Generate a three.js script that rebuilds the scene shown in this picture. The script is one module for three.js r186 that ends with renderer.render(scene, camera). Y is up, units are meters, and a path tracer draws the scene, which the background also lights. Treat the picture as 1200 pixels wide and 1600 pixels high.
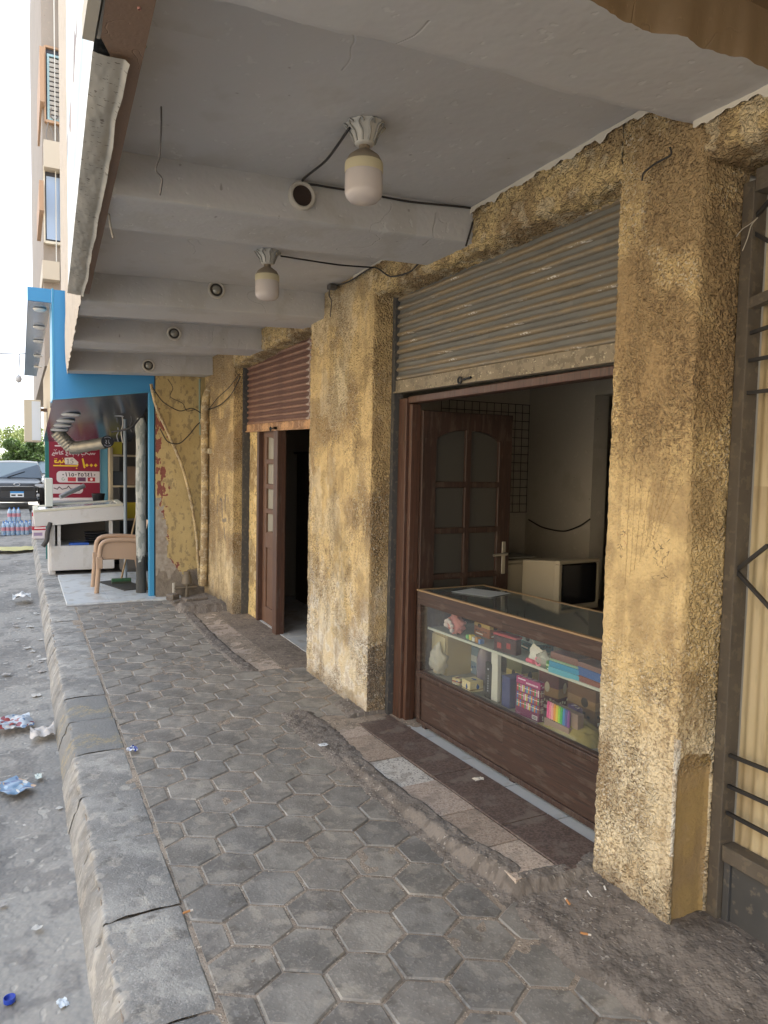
import * as THREE from 'three';
import { RoundedBoxGeometry } from 'three/addons/geometries/RoundedBoxGeometry.js';
import { mergeGeometries } from 'three/addons/utils/BufferGeometryUtils.js';

// ---------------------------------------------------------------- camera, sky, sun, exposure
const scene = new THREE.Scene();
const camera = new THREE.PerspectiveCamera(2 * Math.atan(800 / 1130) * 180 / Math.PI, 0.75, 0.05, 400);
const EYE = new THREE.Vector3(0, 1.65, 0);
camera.position.copy(EYE);
camera.rotation.order = 'YXZ';
camera.rotation.set(-0.0663, -0.4659, 0.0203);
camera.updateMatrixWorld(true);

const renderer = new THREE.WebGLRenderer({ antialias: true });
renderer.setSize(768, 1024);
renderer.toneMapping = THREE.LinearToneMapping;
renderer.toneMappingExposure = 4.8;
renderer.shadowMap.enabled = true;

{ // hazy bright city sky
  const w = 256, h = 128, d = new Float32Array(w * h * 4);
  for (let j = 0; j < h; j++) for (let i = 0; i < w; i++) {
    const el = Math.sin(((j + 0.5) / h - 0.5) * Math.PI), k = Math.pow(Math.max(0, el), 0.5), o = (j * w + i) * 4;
    d[o] = 0.56 + (0.34 - 0.56) * k; d[o + 1] = 0.57 + (0.41 - 0.57) * k; d[o + 2] = 0.575 + (0.53 - 0.575) * k; d[o + 3] = 1;
  }
  const t = new THREE.DataTexture(d, w, h, THREE.RGBAFormat, THREE.FloatType);
  t.mapping = THREE.EquirectangularReflectionMapping; t.minFilter = t.magFilter = THREE.LinearFilter; t.needsUpdate = true;
  scene.background = t; scene.environment = t;
}
const sun = new THREE.DirectionalLight(new THREE.Color(1, 0.92, 0.80), 4.8);
sun.position.set(22, 34, -26); sun.target.position.set(0, 0, -14);
sun.castShadow = true; sun.shadow.mapSize.set(2048, 2048); sun.shadow.radius = 1;
Object.assign(sun.shadow.camera, { left: -50, right: 50, top: 50, bottom: -50, near: 1, far: 140 });
scene.add(sun, sun.target);

// ---------------------------------------------------------------- helpers
let seedV = 7;
const rnd = () => { seedV |= 0; seedV = seedV + 0x6D2B79F5 | 0; let t = Math.imul(seedV ^ seedV >>> 15, 1 | seedV); t = t + Math.imul(t ^ t >>> 7, 61 | t) ^ t; return ((t ^ t >>> 14) >>> 0) / 4294967296; };
const rr = (a, b) => a + (b - a) * rnd();
const V = (x, y, z) => new THREE.Vector3(x, y, z);
const clamp = (x, a = 0, b = 1) => x < a ? a : x > b ? b : x;
const ss = (a, b, x) => { const t = clamp((x - a) / (b - a)); return t * t * (3 - 2 * t); };
const mix = (a, b, t) => a + (b - a) * t;
const mix3 = (a, b, t) => [mix(a[0], b[0], t), mix(a[1], b[1], t), mix(a[2], b[2], t)];
function hsh(x, y, z) { let h = Math.imul(x, 374761393) + Math.imul(y, 668265263) + Math.imul(z, 2147483629) | 0; h = Math.imul(h ^ h >>> 13, 1274126177); h ^= h >>> 16; return (h >>> 0) / 4294967296; }
function n2(x, y, per, s) {
  const ix = Math.floor(x), iy = Math.floor(y); let fx = x - ix, fy = y - iy; fx = fx * fx * (3 - 2 * fx); fy = fy * fy * (3 - 2 * fy);
  let a = ix, b = ix + 1, c = iy, e = iy + 1; if (per) { a = ((a % per) + per) % per; b = ((b % per) + per) % per; c = ((c % per) + per) % per; e = ((e % per) + per) % per; }
  return mix(mix(hsh(a, c, s), hsh(b, c, s), fx), mix(hsh(a, e, s), hsh(b, e, s), fx), fy);
}
function fb(x, y, o, per, s) { let v = 0, a = 0.5, t = 0; for (let i = 0; i < o; i++) { v += a * n2(x, y, per, s + i * 17); t += a; a *= 0.55; x *= 2; y *= 2; if (per) per *= 2; } return v / t; }
function n3(x, y, z, s) {
  const ix = Math.floor(x), iy = Math.floor(y), iz = Math.floor(z); let fx = x - ix, fy = y - iy, fz = z - iz; fx = fx * fx * (3 - 2 * fx); fy = fy * fy * (3 - 2 * fy); fz = fz * fz * (3 - 2 * fz);
  const q = (i, j, k) => hsh(ix + i + s * 131, iy + j, iz + k);
  return mix(mix(mix(q(0, 0, 0), q(1, 0, 0), fx), mix(q(0, 1, 0), q(1, 1, 0), fx), fy), mix(mix(q(0, 0, 1), q(1, 0, 1), fx), mix(q(0, 1, 1), q(1, 1, 1), fx), fy), fz);
}
const fb3 = (x, y, z, s) => n3(x, y, z, s) * 0.6 + n3(x * 2.1, y * 2.1, z * 2.1, s + 3) * 0.3 + n3(x * 4.3, y * 4.3, z * 4.3, s + 7) * 0.1;
// a photo pixel (1200 x 1600) met with the plane axis = v
function at(px, py, axis, v) {
  const d = V((px - 600) / 1130, -(py - 800) / 1130, -1).applyQuaternion(camera.quaternion);
  const t = (v - EYE.getComponent(axis)) / d.getComponent(axis); return d.multiplyScalar(t).add(EYE);
}
const X = 0, Y = 1, Z = 2;

function pairTex(w, h, fn) { // fn(u, v) -> [r, g, b (linear), height]
  const c = new Uint8Array(w * h * 4), b = new Uint8Array(w * h * 4);
  for (let j = 0; j < h; j++) for (let i = 0; i < w; i++) {
    const r = fn((i + 0.5) / w, (j + 0.5) / h), o = (j * w + i) * 4;
    for (let k = 0; k < 3; k++) { c[o + k] = 255 * Math.pow(clamp(r[k]), 1 / 2.2); b[o + k] = 255 * clamp(r[3]); }
    c[o + 3] = b[o + 3] = 255;
  }
  const mk = (a, srgb) => { const t = new THREE.DataTexture(a, w, h); t.wrapS = t.wrapT = THREE.RepeatWrapping; t.magFilter = THREE.LinearFilter; t.minFilter = THREE.LinearMipmapLinearFilter; t.generateMipmaps = true; if (srgb) t.colorSpace = THREE.SRGBColorSpace; t.needsUpdate = true; return t; };
  return [mk(c, true), mk(b, false)];
}
function texMat(pair, size, o = {}) { // size: metres a tile covers
  const f = t => { const k = t.clone(); k.repeat.set(1 / size[0], 1 / size[1]); k.needsUpdate = true; return k; };
  const m = new THREE.MeshStandardMaterial({ map: f(pair[0]), bumpMap: f(pair[1]), bumpScale: o.bump ?? 0.003, roughness: o.rough ?? 0.9, metalness: o.metal ?? 0, color: o.color ?? 0xffffff, side: THREE.DoubleSide });
  return m;
}
const L = (r, g, b) => new THREE.Color().setRGB(r, g, b);
const flat = (r, g, b, o = {}) => new THREE.MeshStandardMaterial({ color: L(r, g, b), roughness: 0.7, side: THREE.DoubleSide, ...o });
const phys = (r, g, b, o = {}) => new THREE.MeshPhysicalMaterial({ color: L(r, g, b), roughness: 0.3, side: THREE.DoubleSide, ...o });
function canvasTex(w, h, draw) { const c = document.createElement('canvas'); c.width = w; c.height = h; draw(c.getContext('2d'), w, h); const t = new THREE.CanvasTexture(c); t.colorSpace = THREE.SRGBColorSpace; return t; }

const names = {};
const numbered = n => { const k = names[n] = (names[n] ?? -1) + 1; return k ? n + '_' + String(k).padStart(3, '0') : n; };
function planarUV(g) { // metres, by the way each face points
  if (g.index) g = g.toNonIndexed();
  const p = g.attributes.position, n = p.count, uv = new Float32Array(n * 2), a = V(), b = V(), c = V();
  for (let i = 0; i < n; i += 3) {
    a.fromBufferAttribute(p, i); b.fromBufferAttribute(p, i + 1); c.fromBufferAttribute(p, i + 2);
    const e = b.clone().sub(a).cross(c.clone().sub(a)), ax = Math.abs(e.x), ay = Math.abs(e.y), az = Math.abs(e.z);
    for (let k = 0; k < 3; k++) { const q = [a, b, c][k]; let u, v; if (ay >= ax && ay >= az) { u = q.x; v = q.z; } else if (ax >= az) { u = q.z; v = q.y; } else { u = q.x; v = q.y; } uv[(i + k) * 2] = u; uv[(i + k) * 2 + 1] = v; }
  }
  g.setAttribute('uv', new THREE.BufferAttribute(uv, 2)); return g;
}
function join(...gs) { gs = gs.flat().map(g => { g = g.index ? g.toNonIndexed() : g; for (const k of Object.keys(g.attributes)) if (!['position', 'normal', 'uv'].includes(k)) g.deleteAttribute(k); if (!g.attributes.uv) g = planarUV(g); return g; }); return gs.length > 1 ? mergeGeometries(gs) : gs[0]; }
function box(x0, x1, y0, y1, z0, z1, r = 0) {
  const w = Math.abs(x1 - x0), h = Math.abs(y1 - y0), d = Math.abs(z1 - z0);
  let g = r ? new RoundedBoxGeometry(w, h, d, 1, Math.min(r, w / 2.1, h / 2.1, d / 2.1)) : new THREE.BoxGeometry(w, h, d);
  g.translate((x0 + x1) / 2, (y0 + y1) / 2, (z0 + z1) / 2); return planarUV(g);
}
function tube(pts, r, seg, rs = 6) { const c = new THREE.CatmullRomCurve3(pts, false, 'catmullrom', 0.4); return planarUV(new THREE.TubeGeometry(c, seg ?? Math.max(2, pts.length * 4), r, rs)); }
function rod(a, b, r, r2 = r, n = 8) { const d = b.clone().sub(a), g = new THREE.CylinderGeometry(r2, r, d.length(), n); g.applyQuaternion(new THREE.Quaternion().setFromUnitVectors(V(0, 1, 0), d.clone().normalize())); g.translate((a.x + b.x) / 2, (a.y + b.y) / 2, (a.z + b.z) / 2); return planarUV(g); }
function bar(a, b, w, h) { const d = b.clone().sub(a), g = new THREE.BoxGeometry(w, h, d.length()); g.applyQuaternion(new THREE.Quaternion().setFromUnitVectors(V(0, 0, 1), d.clone().normalize())); g.translate((a.x + b.x) / 2, (a.y + b.y) / 2, (a.z + b.z) / 2); return planarUV(g); }
function lathe(pr, n = 20) { return new THREE.LatheGeometry(pr.map(p => new THREE.Vector2(p[0], p[1])), n); }
function grid(nu, nv, f) { // f(u, v) -> Vector3; uv written by f.uv if given
  const pos = [], uv = [], idx = [];
  for (let j = 0; j <= nv; j++) for (let i = 0; i <= nu; i++) { const p = f(i / nu, j / nv); pos.push(p.x, p.y, p.z); uv.push(p.u ?? i / nu, p.w ?? j / nv); }
  for (let j = 0; j < nv; j++) for (let i = 0; i < nu; i++) { const a = j * (nu + 1) + i, b = a + 1, c = a + nu + 1, d = c + 1; idx.push(a, b, d, a, d, c); }
  const g = new THREE.BufferGeometry(); g.setAttribute('position', new THREE.Float32BufferAttribute(pos, 3)); g.setAttribute('uv', new THREE.Float32BufferAttribute(uv, 2)); g.setIndex(idx); g.computeVertexNormals(); return g;
}
function obj(name, g, m, parent = scene) { const o = new THREE.Mesh(Array.isArray(g) ? join(g) : g, m); o.name = parent === scene ? numbered(name) : name; o.castShadow = o.receiveShadow = true; parent.add(o); return o; }
function tag(o, label, category, group, kind) { o.userData = { label, category }; if (group) o.userData.group = group; if (kind) o.userData.kind = kind; return o; }
function thing(name, label, category, p = [0, 0, 0], turn = 0, group) { const o = new THREE.Group(); o.name = numbered(name); o.position.set(...p); o.rotation.y = turn; scene.add(o); return tag(o, label, category, group); }
function group(name, parent) { const o = new THREE.Group(); o.name = name; parent.add(o); return o; }
function struct(name, g, m) { const o = obj(name, g, m); o.userData = { kind: 'structure' }; return o; }
// wall surface that follows a plan path [x, z], displaced along its normal
function wrapWall(path, y0, y1, du, dv, disp, round = 0.02) {
  const P = path.map(p => new THREE.Vector2(p[0], p[1])), pts = []; let s = 0;
  for (let i = 0; i < P.length - 1; i++) {
    const a = P[i], b = P[i + 1], d = b.clone().sub(a), l = d.length(), n = Math.max(1, Math.round(l / du)); d.normalize();
    for (let k = i ? 1 : 0; k <= n; k++) {
      const t = k / n * l, q = a.clone().addScaledVector(d, t); let nx = d.y, nz = -d.x;
      const soft = (o, dist) => { if (o && dist < round * 2) { const w = 0.5 * (1 - dist / (round * 2)); const e = o.clone().normalize(); nx += (e.y - nx) * w; nz += (-e.x - nz) * w; } };
      if (i > 0) soft(a.clone().sub(P[i - 1]), t); if (i < P.length - 2) soft(P[i + 2].clone().sub(b), l - t);
      const m = Math.hypot(nx, nz); let pull = 0; if (i > 0) pull = Math.max(pull, 1 - t / round); if (i < P.length - 2) pull = Math.max(pull, 1 - (l - t) / round); pull = clamp(pull);
      pts.push([q.x, q.y, nx / m, nz / m, s + t, pull * pull * round * 0.35]);
    }
    s += l;
  }
  const nv = Math.round((y1 - y0) / dv);
  const g = grid(pts.length - 1, nv, (u, v) => { const p = pts[Math.round(u * (pts.length - 1))], y = mix(y0, y1, v), d = disp(p[4], y) - p[5]; const r = V(p[0] + p[2] * d, y, p[1] + p[3] * d); r.u = p[4] / s; r.w = v; return r; });
  g.userData.len = s; return g;
}
// ---------------------------------------------------------------- surface materials
const stuccoLump = (s, y, per, sd) => { const a = fb(s, y, 3, per, sd), b = n2(s * 2.3, y * 2.3, per ? 0 : 0, sd + 5); return ss(0.34, 0.66, a) * 0.75 + b * 0.25; };
const GOLD = [0.70, 0.53, 0.265], TAN = [0.40, 0.285, 0.145], PALE = [0.72, 0.62, 0.43], BROWN = [0.16, 0.10, 0.05], WHITE = [0.80, 0.76, 0.66];
function stuccoPair(w, h, sx, sy, zones) {
  return pairTex(w, h, (u, v) => {
    const s = u * sx, y = v * sy + zones.y0;
    let smooth = zones.smooth ? zones.smooth(s, y) : 0;
    let l = stuccoLump(s * 125, y * 125, 0, zones.seed), big = fb(s * 3, y * 3, 4, 0, zones.seed + 40), mid = fb(s * 14, y * 14, 3, 0, zones.seed + 50), fine = fb(s * 160, y * 160, 2, 0, zones.seed + 60);
    let c = zones.base(s, y, big, mid);
    const pat = 0.15 + 0.85 * ss(0.4, 0.6, fb(s * 4.5 + 8, y * 2.6, 4, 0, zones.seed + 95)), drip = ss(0.56, 0.72, fb(s * 34, y * 1.7, 4, 0, zones.seed + 97)); c = mix3(c, BROWN, 0.6 * pat * ss(0.54, 0.7, fb(s * 105 + y * 20, y * 90 - s * 20, 3, 0, zones.seed + 70)) * (1 - smooth * 0.8)); c = mix3(c, [0.27, 0.18, 0.085], drip * 0.26); smooth = Math.max(smooth, 0.6 * ss(0.56, 0.66, fb(s * 5 + 2, y * 2.2, 4, 0, zones.seed + 99)));
    c = mix3(c, TAN, 0.45 * ss(0.5, 0.72, mid)); c = mix3(c, [0.27, 0.185, 0.095], 0.42 * ss(0.54, 0.7, fb(s * 7 + 3, y * 4.5, 5, 0, zones.seed + 80))); c = mix3(c, BROWN, 0.7 * pat * ss(0.66, 0.74, fb(s * 150 - y * 30, y * 150 + s * 30, 2, 0, zones.seed + 90)) * (1 - smooth * 0.6)); c = mix3(c, WHITE, 0.55 * ss(0.64, 0.76, fine) * ss(0.42, 0.56, big) * (1 - smooth));
    if (zones.mark) { const m = zones.mark(s, y); if (m) c = mix3(c, m, m[3]); }
    return [c[0], c[1], c[2], mix(l, 0.5 + 0.15 * (mid - 0.5) + 0.06 * fine, smooth * 0.9)];
  });
}
function strokes(list) { // little hand-drawn marks: [s0, y0, s1, y1, width, colour]
  return (s, y) => { for (const [a, b, c, d, w, col] of list) { const dx = c - a, dy = d - b, t = clamp(((s - a) * dx + (y - b) * dy) / (dx * dx + dy * dy)); if (Math.hypot(s - a - dx * t, y - b - dy * t) < w * (0.6 + 0.8 * n2(s * 300, y * 300, 0, 3))) return [...col, 0.75]; } return null; };
}
const stuccoTile = pairTex(768, 768, (u, v) => {
  const l = stuccoLump(u * 120, v * 120, 120, 11), big = fb(u * 4, v * 4, 4, 4, 21), mid = fb(u * 16, v * 16, 3, 16, 31);
  let c = mix3(TAN, GOLD, ss(0.4, 0.62, big)); c = mix3(c, BROWN, 0.62 * ss(0.54, 0.72, fb(u * 64, v * 64, 3, 64, 41))); c = mix3(c, PALE, 0.5 * ss(0.55, 0.7, mid));
  return [...c, l];
});
const stuccoM = texMat(stuccoTile, [1, 1], { bump: 0.016, rough: 0.95 });
const plasterTile = pairTex(768, 768, (u, v) => {
  const big = fb(u * 3, v * 3, 5, 3, 5), f = fb(u * 90, v * 90, 2, 90, 8), st = fb(u * 6, v * 40, 3, 0, 12), chip = ss(0.76, 0.79, fb(u * 60, v * 60, 3, 60, 15));
  let c = mix3([0.55, 0.53, 0.505], [0.63, 0.605, 0.57], big); const stn = ss(0.58, 0.72, fb(u * 7 + 2, v * 7, 5, 0, 16)), crk = ss(0.006, 0.002, Math.abs(fb(u * 4, v * 4, 4, 4, 18) - 0.5)) * ss(0.5, 0.6, fb(u * 3 + 5, v * 3, 2, 0, 19)); c = mix3(c, [0.47, 0.44, 0.38], 0.4 * stn); c = mix3(c, [0.3, 0.28, 0.25], crk * 0.12); c = mix3(c, [0.25, 0.22, 0.19], 0.6 * ss(0.91, 0.925, fb(u * 40, v * 40, 2, 40, 20))); c = mix3(c, [0.70, 0.68, 0.63], chip * 0.5);
  return [...c, 0.5 + 0.3 * (big - 0.5) + 0.16 * (f - 0.5) - chip * 0.12 - crk * 0.3];
});
const ceilM = texMat(plasterTile, [2.2, 2.2], { bump: 0.006, rough: 0.65, color: L(0.87, 0.89, 0.93) });
const beamM = texMat(plasterTile, [1.7, 1.7], { bump: 0.008, rough: 0.65, color: L(0.87, 0.89, 0.93) });
const fasciaM = texMat(plasterTile, [0.8, 0.8], { bump: 0.03, rough: 0.95, color: L(0.88, 0.80, 0.70) });
const brownPaintM = texMat(plasterTile, [1.3, 1.3], { bump: 0.004, rough: 0.6, color: L(0.42, 0.30, 0.175) });
const oldWall = pairTex(256, 1024, (u, v) => { // ochre wall with red underpaint and bare render at its foot, 0.62 x 2.75 m
  const s = u * 0.62, y = v * 2.75, big = fb(s * 5, y * 5, 4, 0, 61), f = fb(s * 120, y * 120, 2, 0, 62);
  let c = mix3([0.46, 0.34, 0.15], [0.60, 0.48, 0.24], big); const dirt = ss(0.55, 0.7, fb(s * 30, y * 18, 4, 0, 63)); c = mix3(c, [0.16, 0.12, 0.08], dirt * 0.5);
  const e = s + 0.16 * (fb(s * 9, y * 9, 4, 0, 64) - 0.5) * 2, lim = 0.09 - 0.02 * y + 0.28 * ss(0.75, 0.1, y);
  let h = 0.6 + 0.2 * f; const red = e < lim + 0.035 && y < 2.3 && fb(s * 22, y * 12, 4, 0, 66) > 0.52;
  if (red) { c = mix3([0.20, 0.055, 0.045], [0.32, 0.12, 0.09], f); h = 0.45; }
  if (e < lim && y < 1.25) { c = mix3([0.48, 0.44, 0.38], [0.26, 0.21, 0.16], fb(s * 25, y * 25, 3, 0, 67)); h = 0.2 + 0.3 * f; }
  const foot = y + 0.14 * (fb(s * 12, y * 3, 3, 0, 68) - 0.5) * 2; if (foot < 0.34) { c = mix3([0.16, 0.13, 0.10], [0.34, 0.29, 0.23], fb(s * 22, y * 22, 4, 0, 69)); h = 0.1 + 0.4 * f; }
  return [...c, h];
});
const roadTile = pairTex(768, 768, (u, v) => {
  const big = fb(u * 3, v * 3, 5, 3, 71), f = fb(u * 160, v * 160, 2, 160, 72), m = fb(u * 24, v * 24, 4, 24, 73), st = ss(0.75, 0.8, fb(u * 70, v * 70, 2, 70, 74));
  let c = mix3([0.19, 0.182, 0.17], [0.31, 0.295, 0.27], ss(0.35, 0.65, big)); c = mix3(c, [0.125, 0.12, 0.115], 0.5 * ss(0.5, 0.66, m)); c = mix3(c, [0.42, 0.40, 0.36], st * 0.6 + 0.2 * ss(0.6, 0.75, f));
  return [...c, 0.3 + 0.4 * f + 0.3 * m + st * 0.2];
});
const roadM = texMat(roadTile, [3.1, 3.1], { bump: 0.012, rough: 0.95 });
const dirtTile = pairTex(768, 768, (u, v) => {
  const big = fb(u * 5, v * 5, 5, 5, 81), f = fb(u * 130, v * 130, 2, 130, 82), m = fb(u * 30, v * 30, 3, 30, 83), pe = ss(0.76, 0.8, fb(u * 90, v * 90, 2, 90, 84));
  let c = mix3([0.15, 0.125, 0.105], [0.25, 0.22, 0.19], big); c = mix3(c, [0.10, 0.085, 0.072], 0.6 * ss(0.52, 0.68, m)); c = mix3(c, [0.45, 0.41, 0.36], pe * 0.7);
  return [...c, 0.3 + 0.4 * f + 0.3 * m + 0.3 * pe];
});
const dirtM = texMat(dirtTile, [1.2, 1.2], { bump: 0.01, rough: 0.98 });
const groutM = texMat(dirtTile, [0.8, 0.8], { bump: 0.006, rough: 0.98, color: L(1.55, 1.46, 1.32) });
const stoneTile = pairTex(768, 768, (u, v) => {
  const big = fb(u * 4, v * 4, 5, 4, 91), f = fb(u * 150, v * 150, 2, 150, 92), m = fb(u * 18, v * 18, 4, 18, 93), sc = ss(0.66, 0.72, fb(u * 9, v * 60, 3, 0, 94)), du = ss(0.5, 0.75, fb(u * 7, v * 7, 5, 7, 95));
  let c = mix3([0.094, 0.093, 0.092], [0.165, 0.161, 0.155], big); c = mix3(c, [0.24, 0.235, 0.225], 0.45 * du); c = mix3(c, [0.075, 0.072, 0.07], 0.4 * ss(0.55, 0.7, m)); c = mix3(c, [0.06, 0.055, 0.05], 0.55 * ss(0.66, 0.74, fb(u * 11 + 4, v * 11, 4, 11, 96))); c = mix3(c, [0.3, 0.29, 0.28], 0.3 * ss(0.64, 0.78, f)); c = mix3(c, [0.3, 0.28, 0.25], 0.3 * ss(0.6, 0.68, fb(u * 14 + 7, v * 14 + 3, 5, 14, 97)));
  return [...c, 0.5 + 0.25 * (f - 0.5) + 0.5 * (m - 0.5)];
});
const paverM = [[1.62, 1.54, 1.40], [1.54, 1.47, 1.35], [1.72, 1.62, 1.46], [1.64, 1.55, 1.42], [1.46, 1.41, 1.32]].map(c => texMat(stoneTile, [1.1, 1.1], { bump: 0.004, rough: 0.56, color: L(...c) }));
const kerbM = [[1.9, 1.86, 1.76], [2.05, 2.0, 1.88], [1.75, 1.72, 1.64]].map(c => texMat(stoneTile, [0.9, 0.9], { bump: 0.007, rough: 0.8, color: L(...c) }));
const kerbYellow = texMat(pairTex(512, 512, (u, v) => { const w = ss(0.5, 0.66, fb(u * 5, v * 5, 5, 5, 101)), f = fb(u * 70, v * 70, 3, 70, 102); const c = mix3(mix3([0.17, 0.168, 0.16], [0.26, 0.255, 0.24], f), [0.40, 0.32, 0.16], w * 0.6 * ss(0.35, 0.55, f)); return [...c, 0.4 + 0.3 * f + 0.1 * w]; }), [0.55, 0.55], { bump: 0.006 });
const graniteTile = (a, b, c2, sd) => pairTex(512, 512, (u, v) => { const f = fb(u * 70, v * 70, 2, 70, sd), g = fb(u * 40, v * 40, 3, 40, sd + 1), d = ss(0.5, 0.72, fb(u * 5, v * 5, 5, 5, sd + 2)); let c = mix3(a, b, ss(0.4, 0.62, f)); c = mix3(c, c2, 0.75 * ss(0.6, 0.7, g)); c = mix3(c, [0.24, 0.205, 0.17], d * 0.55); return [...c, 0.5 + 0.2 * d + 0.1 * f]; });
const darkGranM = texMat(graniteTile([0.105, 0.072, 0.06], [0.175, 0.125, 0.105], [0.06, 0.045, 0.04], 111), [0.5, 0.5], { bump: 0.0015, rough: 0.5 });
const pinkGran = graniteTile([0.42, 0.33, 0.27], [0.52, 0.44, 0.37], [0.22, 0.17, 0.15], 121);
const pinkM = [[1, 1, 1], [1.15, 1.15, 1.12], [0.85, 0.83, 0.8]].map(c => texMat(pinkGran, [0.35, 0.35], { bump: 0.002, rough: 0.6, color: L(...c) }));
const speckM = texMat(graniteTile([0.55, 0.52, 0.47], [0.66, 0.63, 0.58], [0.08, 0.07, 0.065], 131), [0.28, 0.28], { bump: 0.002, rough: 0.6 });
const marbleTile = pairTex(512, 512, (u, v) => { const b = fb(u * 4, v * 4, 5, 4, 141), d = ss(0.52, 0.7, fb(u * 9, v * 9, 5, 9, 142)), ve = ss(0.06, 0, Math.abs(fb(u * 3, v * 3, 4, 3, 143) - 0.5)); let c = mix3([0.5, 0.52, 0.52], [0.62, 0.63, 0.62], b); c = mix3(c, [0.36, 0.38, 0.4], ve * 0.4); c = mix3(c, [0.3, 0.27, 0.22], d * 0.5); return [...c, 0.5 + d * 0.1]; });
const marbleM = texMat(marbleTile, [0.9, 0.9], { bump: 0.001, rough: 0.35 });
const woodTile = (a, b, dk, sd) => pairTex(512, 512, (u, v) => { const wv = fb(u * 3, v * 2, 3, 0, sd) * 1.4, g = fb(u * 46 + wv * 3, v * 3, 4, 0, sd + 1), p = fb(u * 160, v * 6, 2, 0, sd + 2); let c = mix3(a, b, g); c = mix3(c, dk, ss(0.58, 0.74, p) * 0.8); c = mix3(c, [0.16, 0.13, 0.10], 0.25 * ss(0.55, 0.75, fb(u * 20, v * 9, 4, 0, sd + 3))); return [...c, 0.5 + 0.4 * (g - 0.5) - 0.2 * ss(0.58, 0.74, p)]; });
const woodT = woodTile([0.034, 0.016, 0.0105], [0.06, 0.027, 0.017], [0.014, 0.008, 0.006], 151);
const woodV = texMat(woodT, [0.4, 0.9], { bump: 0.0015, rough: 0.55 });
const woodH = (() => { const m = texMat(woodT, [0.4, 0.9], { bump: 0.0015, rough: 0.55 }); for (const t of [m.map, m.bumpMap]) { t.rotation = Math.PI / 2; t.repeat.set(1 / 0.4, 1 / 0.9); } return m; })();
const woodRed = texMat(woodTile([0.066, 0.028, 0.017], [0.11, 0.048, 0.028], [0.03, 0.015, 0.01], 161), [0.4, 0.9], { bump: 0.0015, rough: 0.5 });
const woodMid = texMat(woodTile([0.115, 0.055, 0.031], [0.18, 0.09, 0.05], [0.055, 0.028, 0.018], 165), [0.4, 0.9], { bump: 0.0015, rough: 0.55 });
const metalDark = texMat(pairTex(512, 512, (u, v) => { const b = fb(u * 5, v * 5, 5, 5, 171), s = ss(0.62, 0.75, fb(u * 26, v * 26, 4, 26, 172)); let c = mix3([0.045, 0.048, 0.052], [0.085, 0.085, 0.085], b); c = mix3(c, [0.21, 0.18, 0.14], s * 0.5); return [...c, 0.5 + 0.2 * b]; }), [0.7, 0.7], { bump: 0.001, rough: 0.6 });
const metalBrown = texMat(pairTex(512, 512, (u, v) => { const b = fb(u * 6, v * 6, 5, 6, 181), s = ss(0.55, 0.72, fb(u * 30, v * 30, 4, 30, 182)); let c = mix3([0.075, 0.062, 0.05], [0.13, 0.11, 0.085], b); c = mix3(c, [0.22, 0.18, 0.12], s * 0.3); return [...c, 0.5 + 0.3 * s]; }), [0.6, 0.6], { bump: 0.002, rough: 0.8 });
const slatPair = (base, lip, chipc, sd, streak) => pairTex(1536, 64, (u, v) => { // one slat: u along 2.4 m, v over its face
  const e = v + 0.13 * (fb(u * 60, v * 3, 4, 0, sd) - 0.5) * 2, d = ss(0.62, 0.42, e), g = fb(u * 160, v * 8, 3, 0, sd + 1), b = fb(u * 12, v * 1.5, 4, 0, sd + 2);
  let c = mix3(base[0], base[1], b); c = mix3(c, mix3(lip[0], lip[1], g), d * (0.55 + 0.45 * ss(0.35, 0.55, b)));
  if (fb(u * 26, v * 7, 4, 0, sd + 4) > 0.71 && fb(u * 200, v * 9, 2, 0, sd + 5) > 0.42 && v > 0.06 && v < 0.34) c = chipc;
  if (streak) for (const s of streak) { const k = Math.abs(u * 2.4 - s - 0.01 * Math.sin(v * 5)); if (k < 0.035 * fb(u * 90, v * 3, 3, 0, sd + 6) * 1.6) c = mix3(c, [0.6, 0.56, 0.52], 0.6); }
  return [...c, 0.5 + 0.2 * g];
});
const glassM = new THREE.MeshPhysicalMaterial({ color: L(0.9, 0.93, 0.92), transmission: 1, thickness: 0, roughness: 0.03, ior: 1.5, side: THREE.DoubleSide });
const dustyGlass = new THREE.MeshPhysicalMaterial({ color: L(0.93, 0.95, 0.93), transmission: 0.985, thickness: 0, roughness: 0.06, ior: 1.5, side: THREE.DoubleSide });
const blackM = flat(0.02, 0.02, 0.022, { roughness: 0.6 });
const cableM = flat(0.03, 0.027, 0.025, { roughness: 0.7 });
const roomM = texMat(plasterTile, [1.8, 1.8], { bump: 0.003, rough: 0.9, color: L(0.76, 0.74, 0.68) });

// ---------------------------------------------------------------- road, pavement, kerb
const XF = 2.013;
struct('ground', (() => { // dusty ground carrying the street, reaching the horizon
  const g = grid(2, 2, (u, v) => { const p = V(mix(-160, 160, u), -0.26, mix(-330, 60, v)); p.u = p.x; p.w = p.z; return p; }); return g; })(), roadM);
struct('road', (() => grid(170, 330, (u, v) => {
  const x = 0.245 - 9.5 * Math.pow(u, 1.9), z = mix(2, -46, Math.pow(v, 1.5)); let y = -0.185 + 0.03 * (fb(x * 1.3, z * 1.3, 3, 0, 201) - 0.5) + 0.014 * (fb(x * 7, z * 7, 3, 0, 202) - 0.5);
  y += 0.03 * ss(0.35, 0, 0.24 - x) * fb(x * 5, z * 2, 2, 0, 203); const p = V(x, y, z); p.u = x; p.w = z; return p; }))(), roadM);

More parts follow.
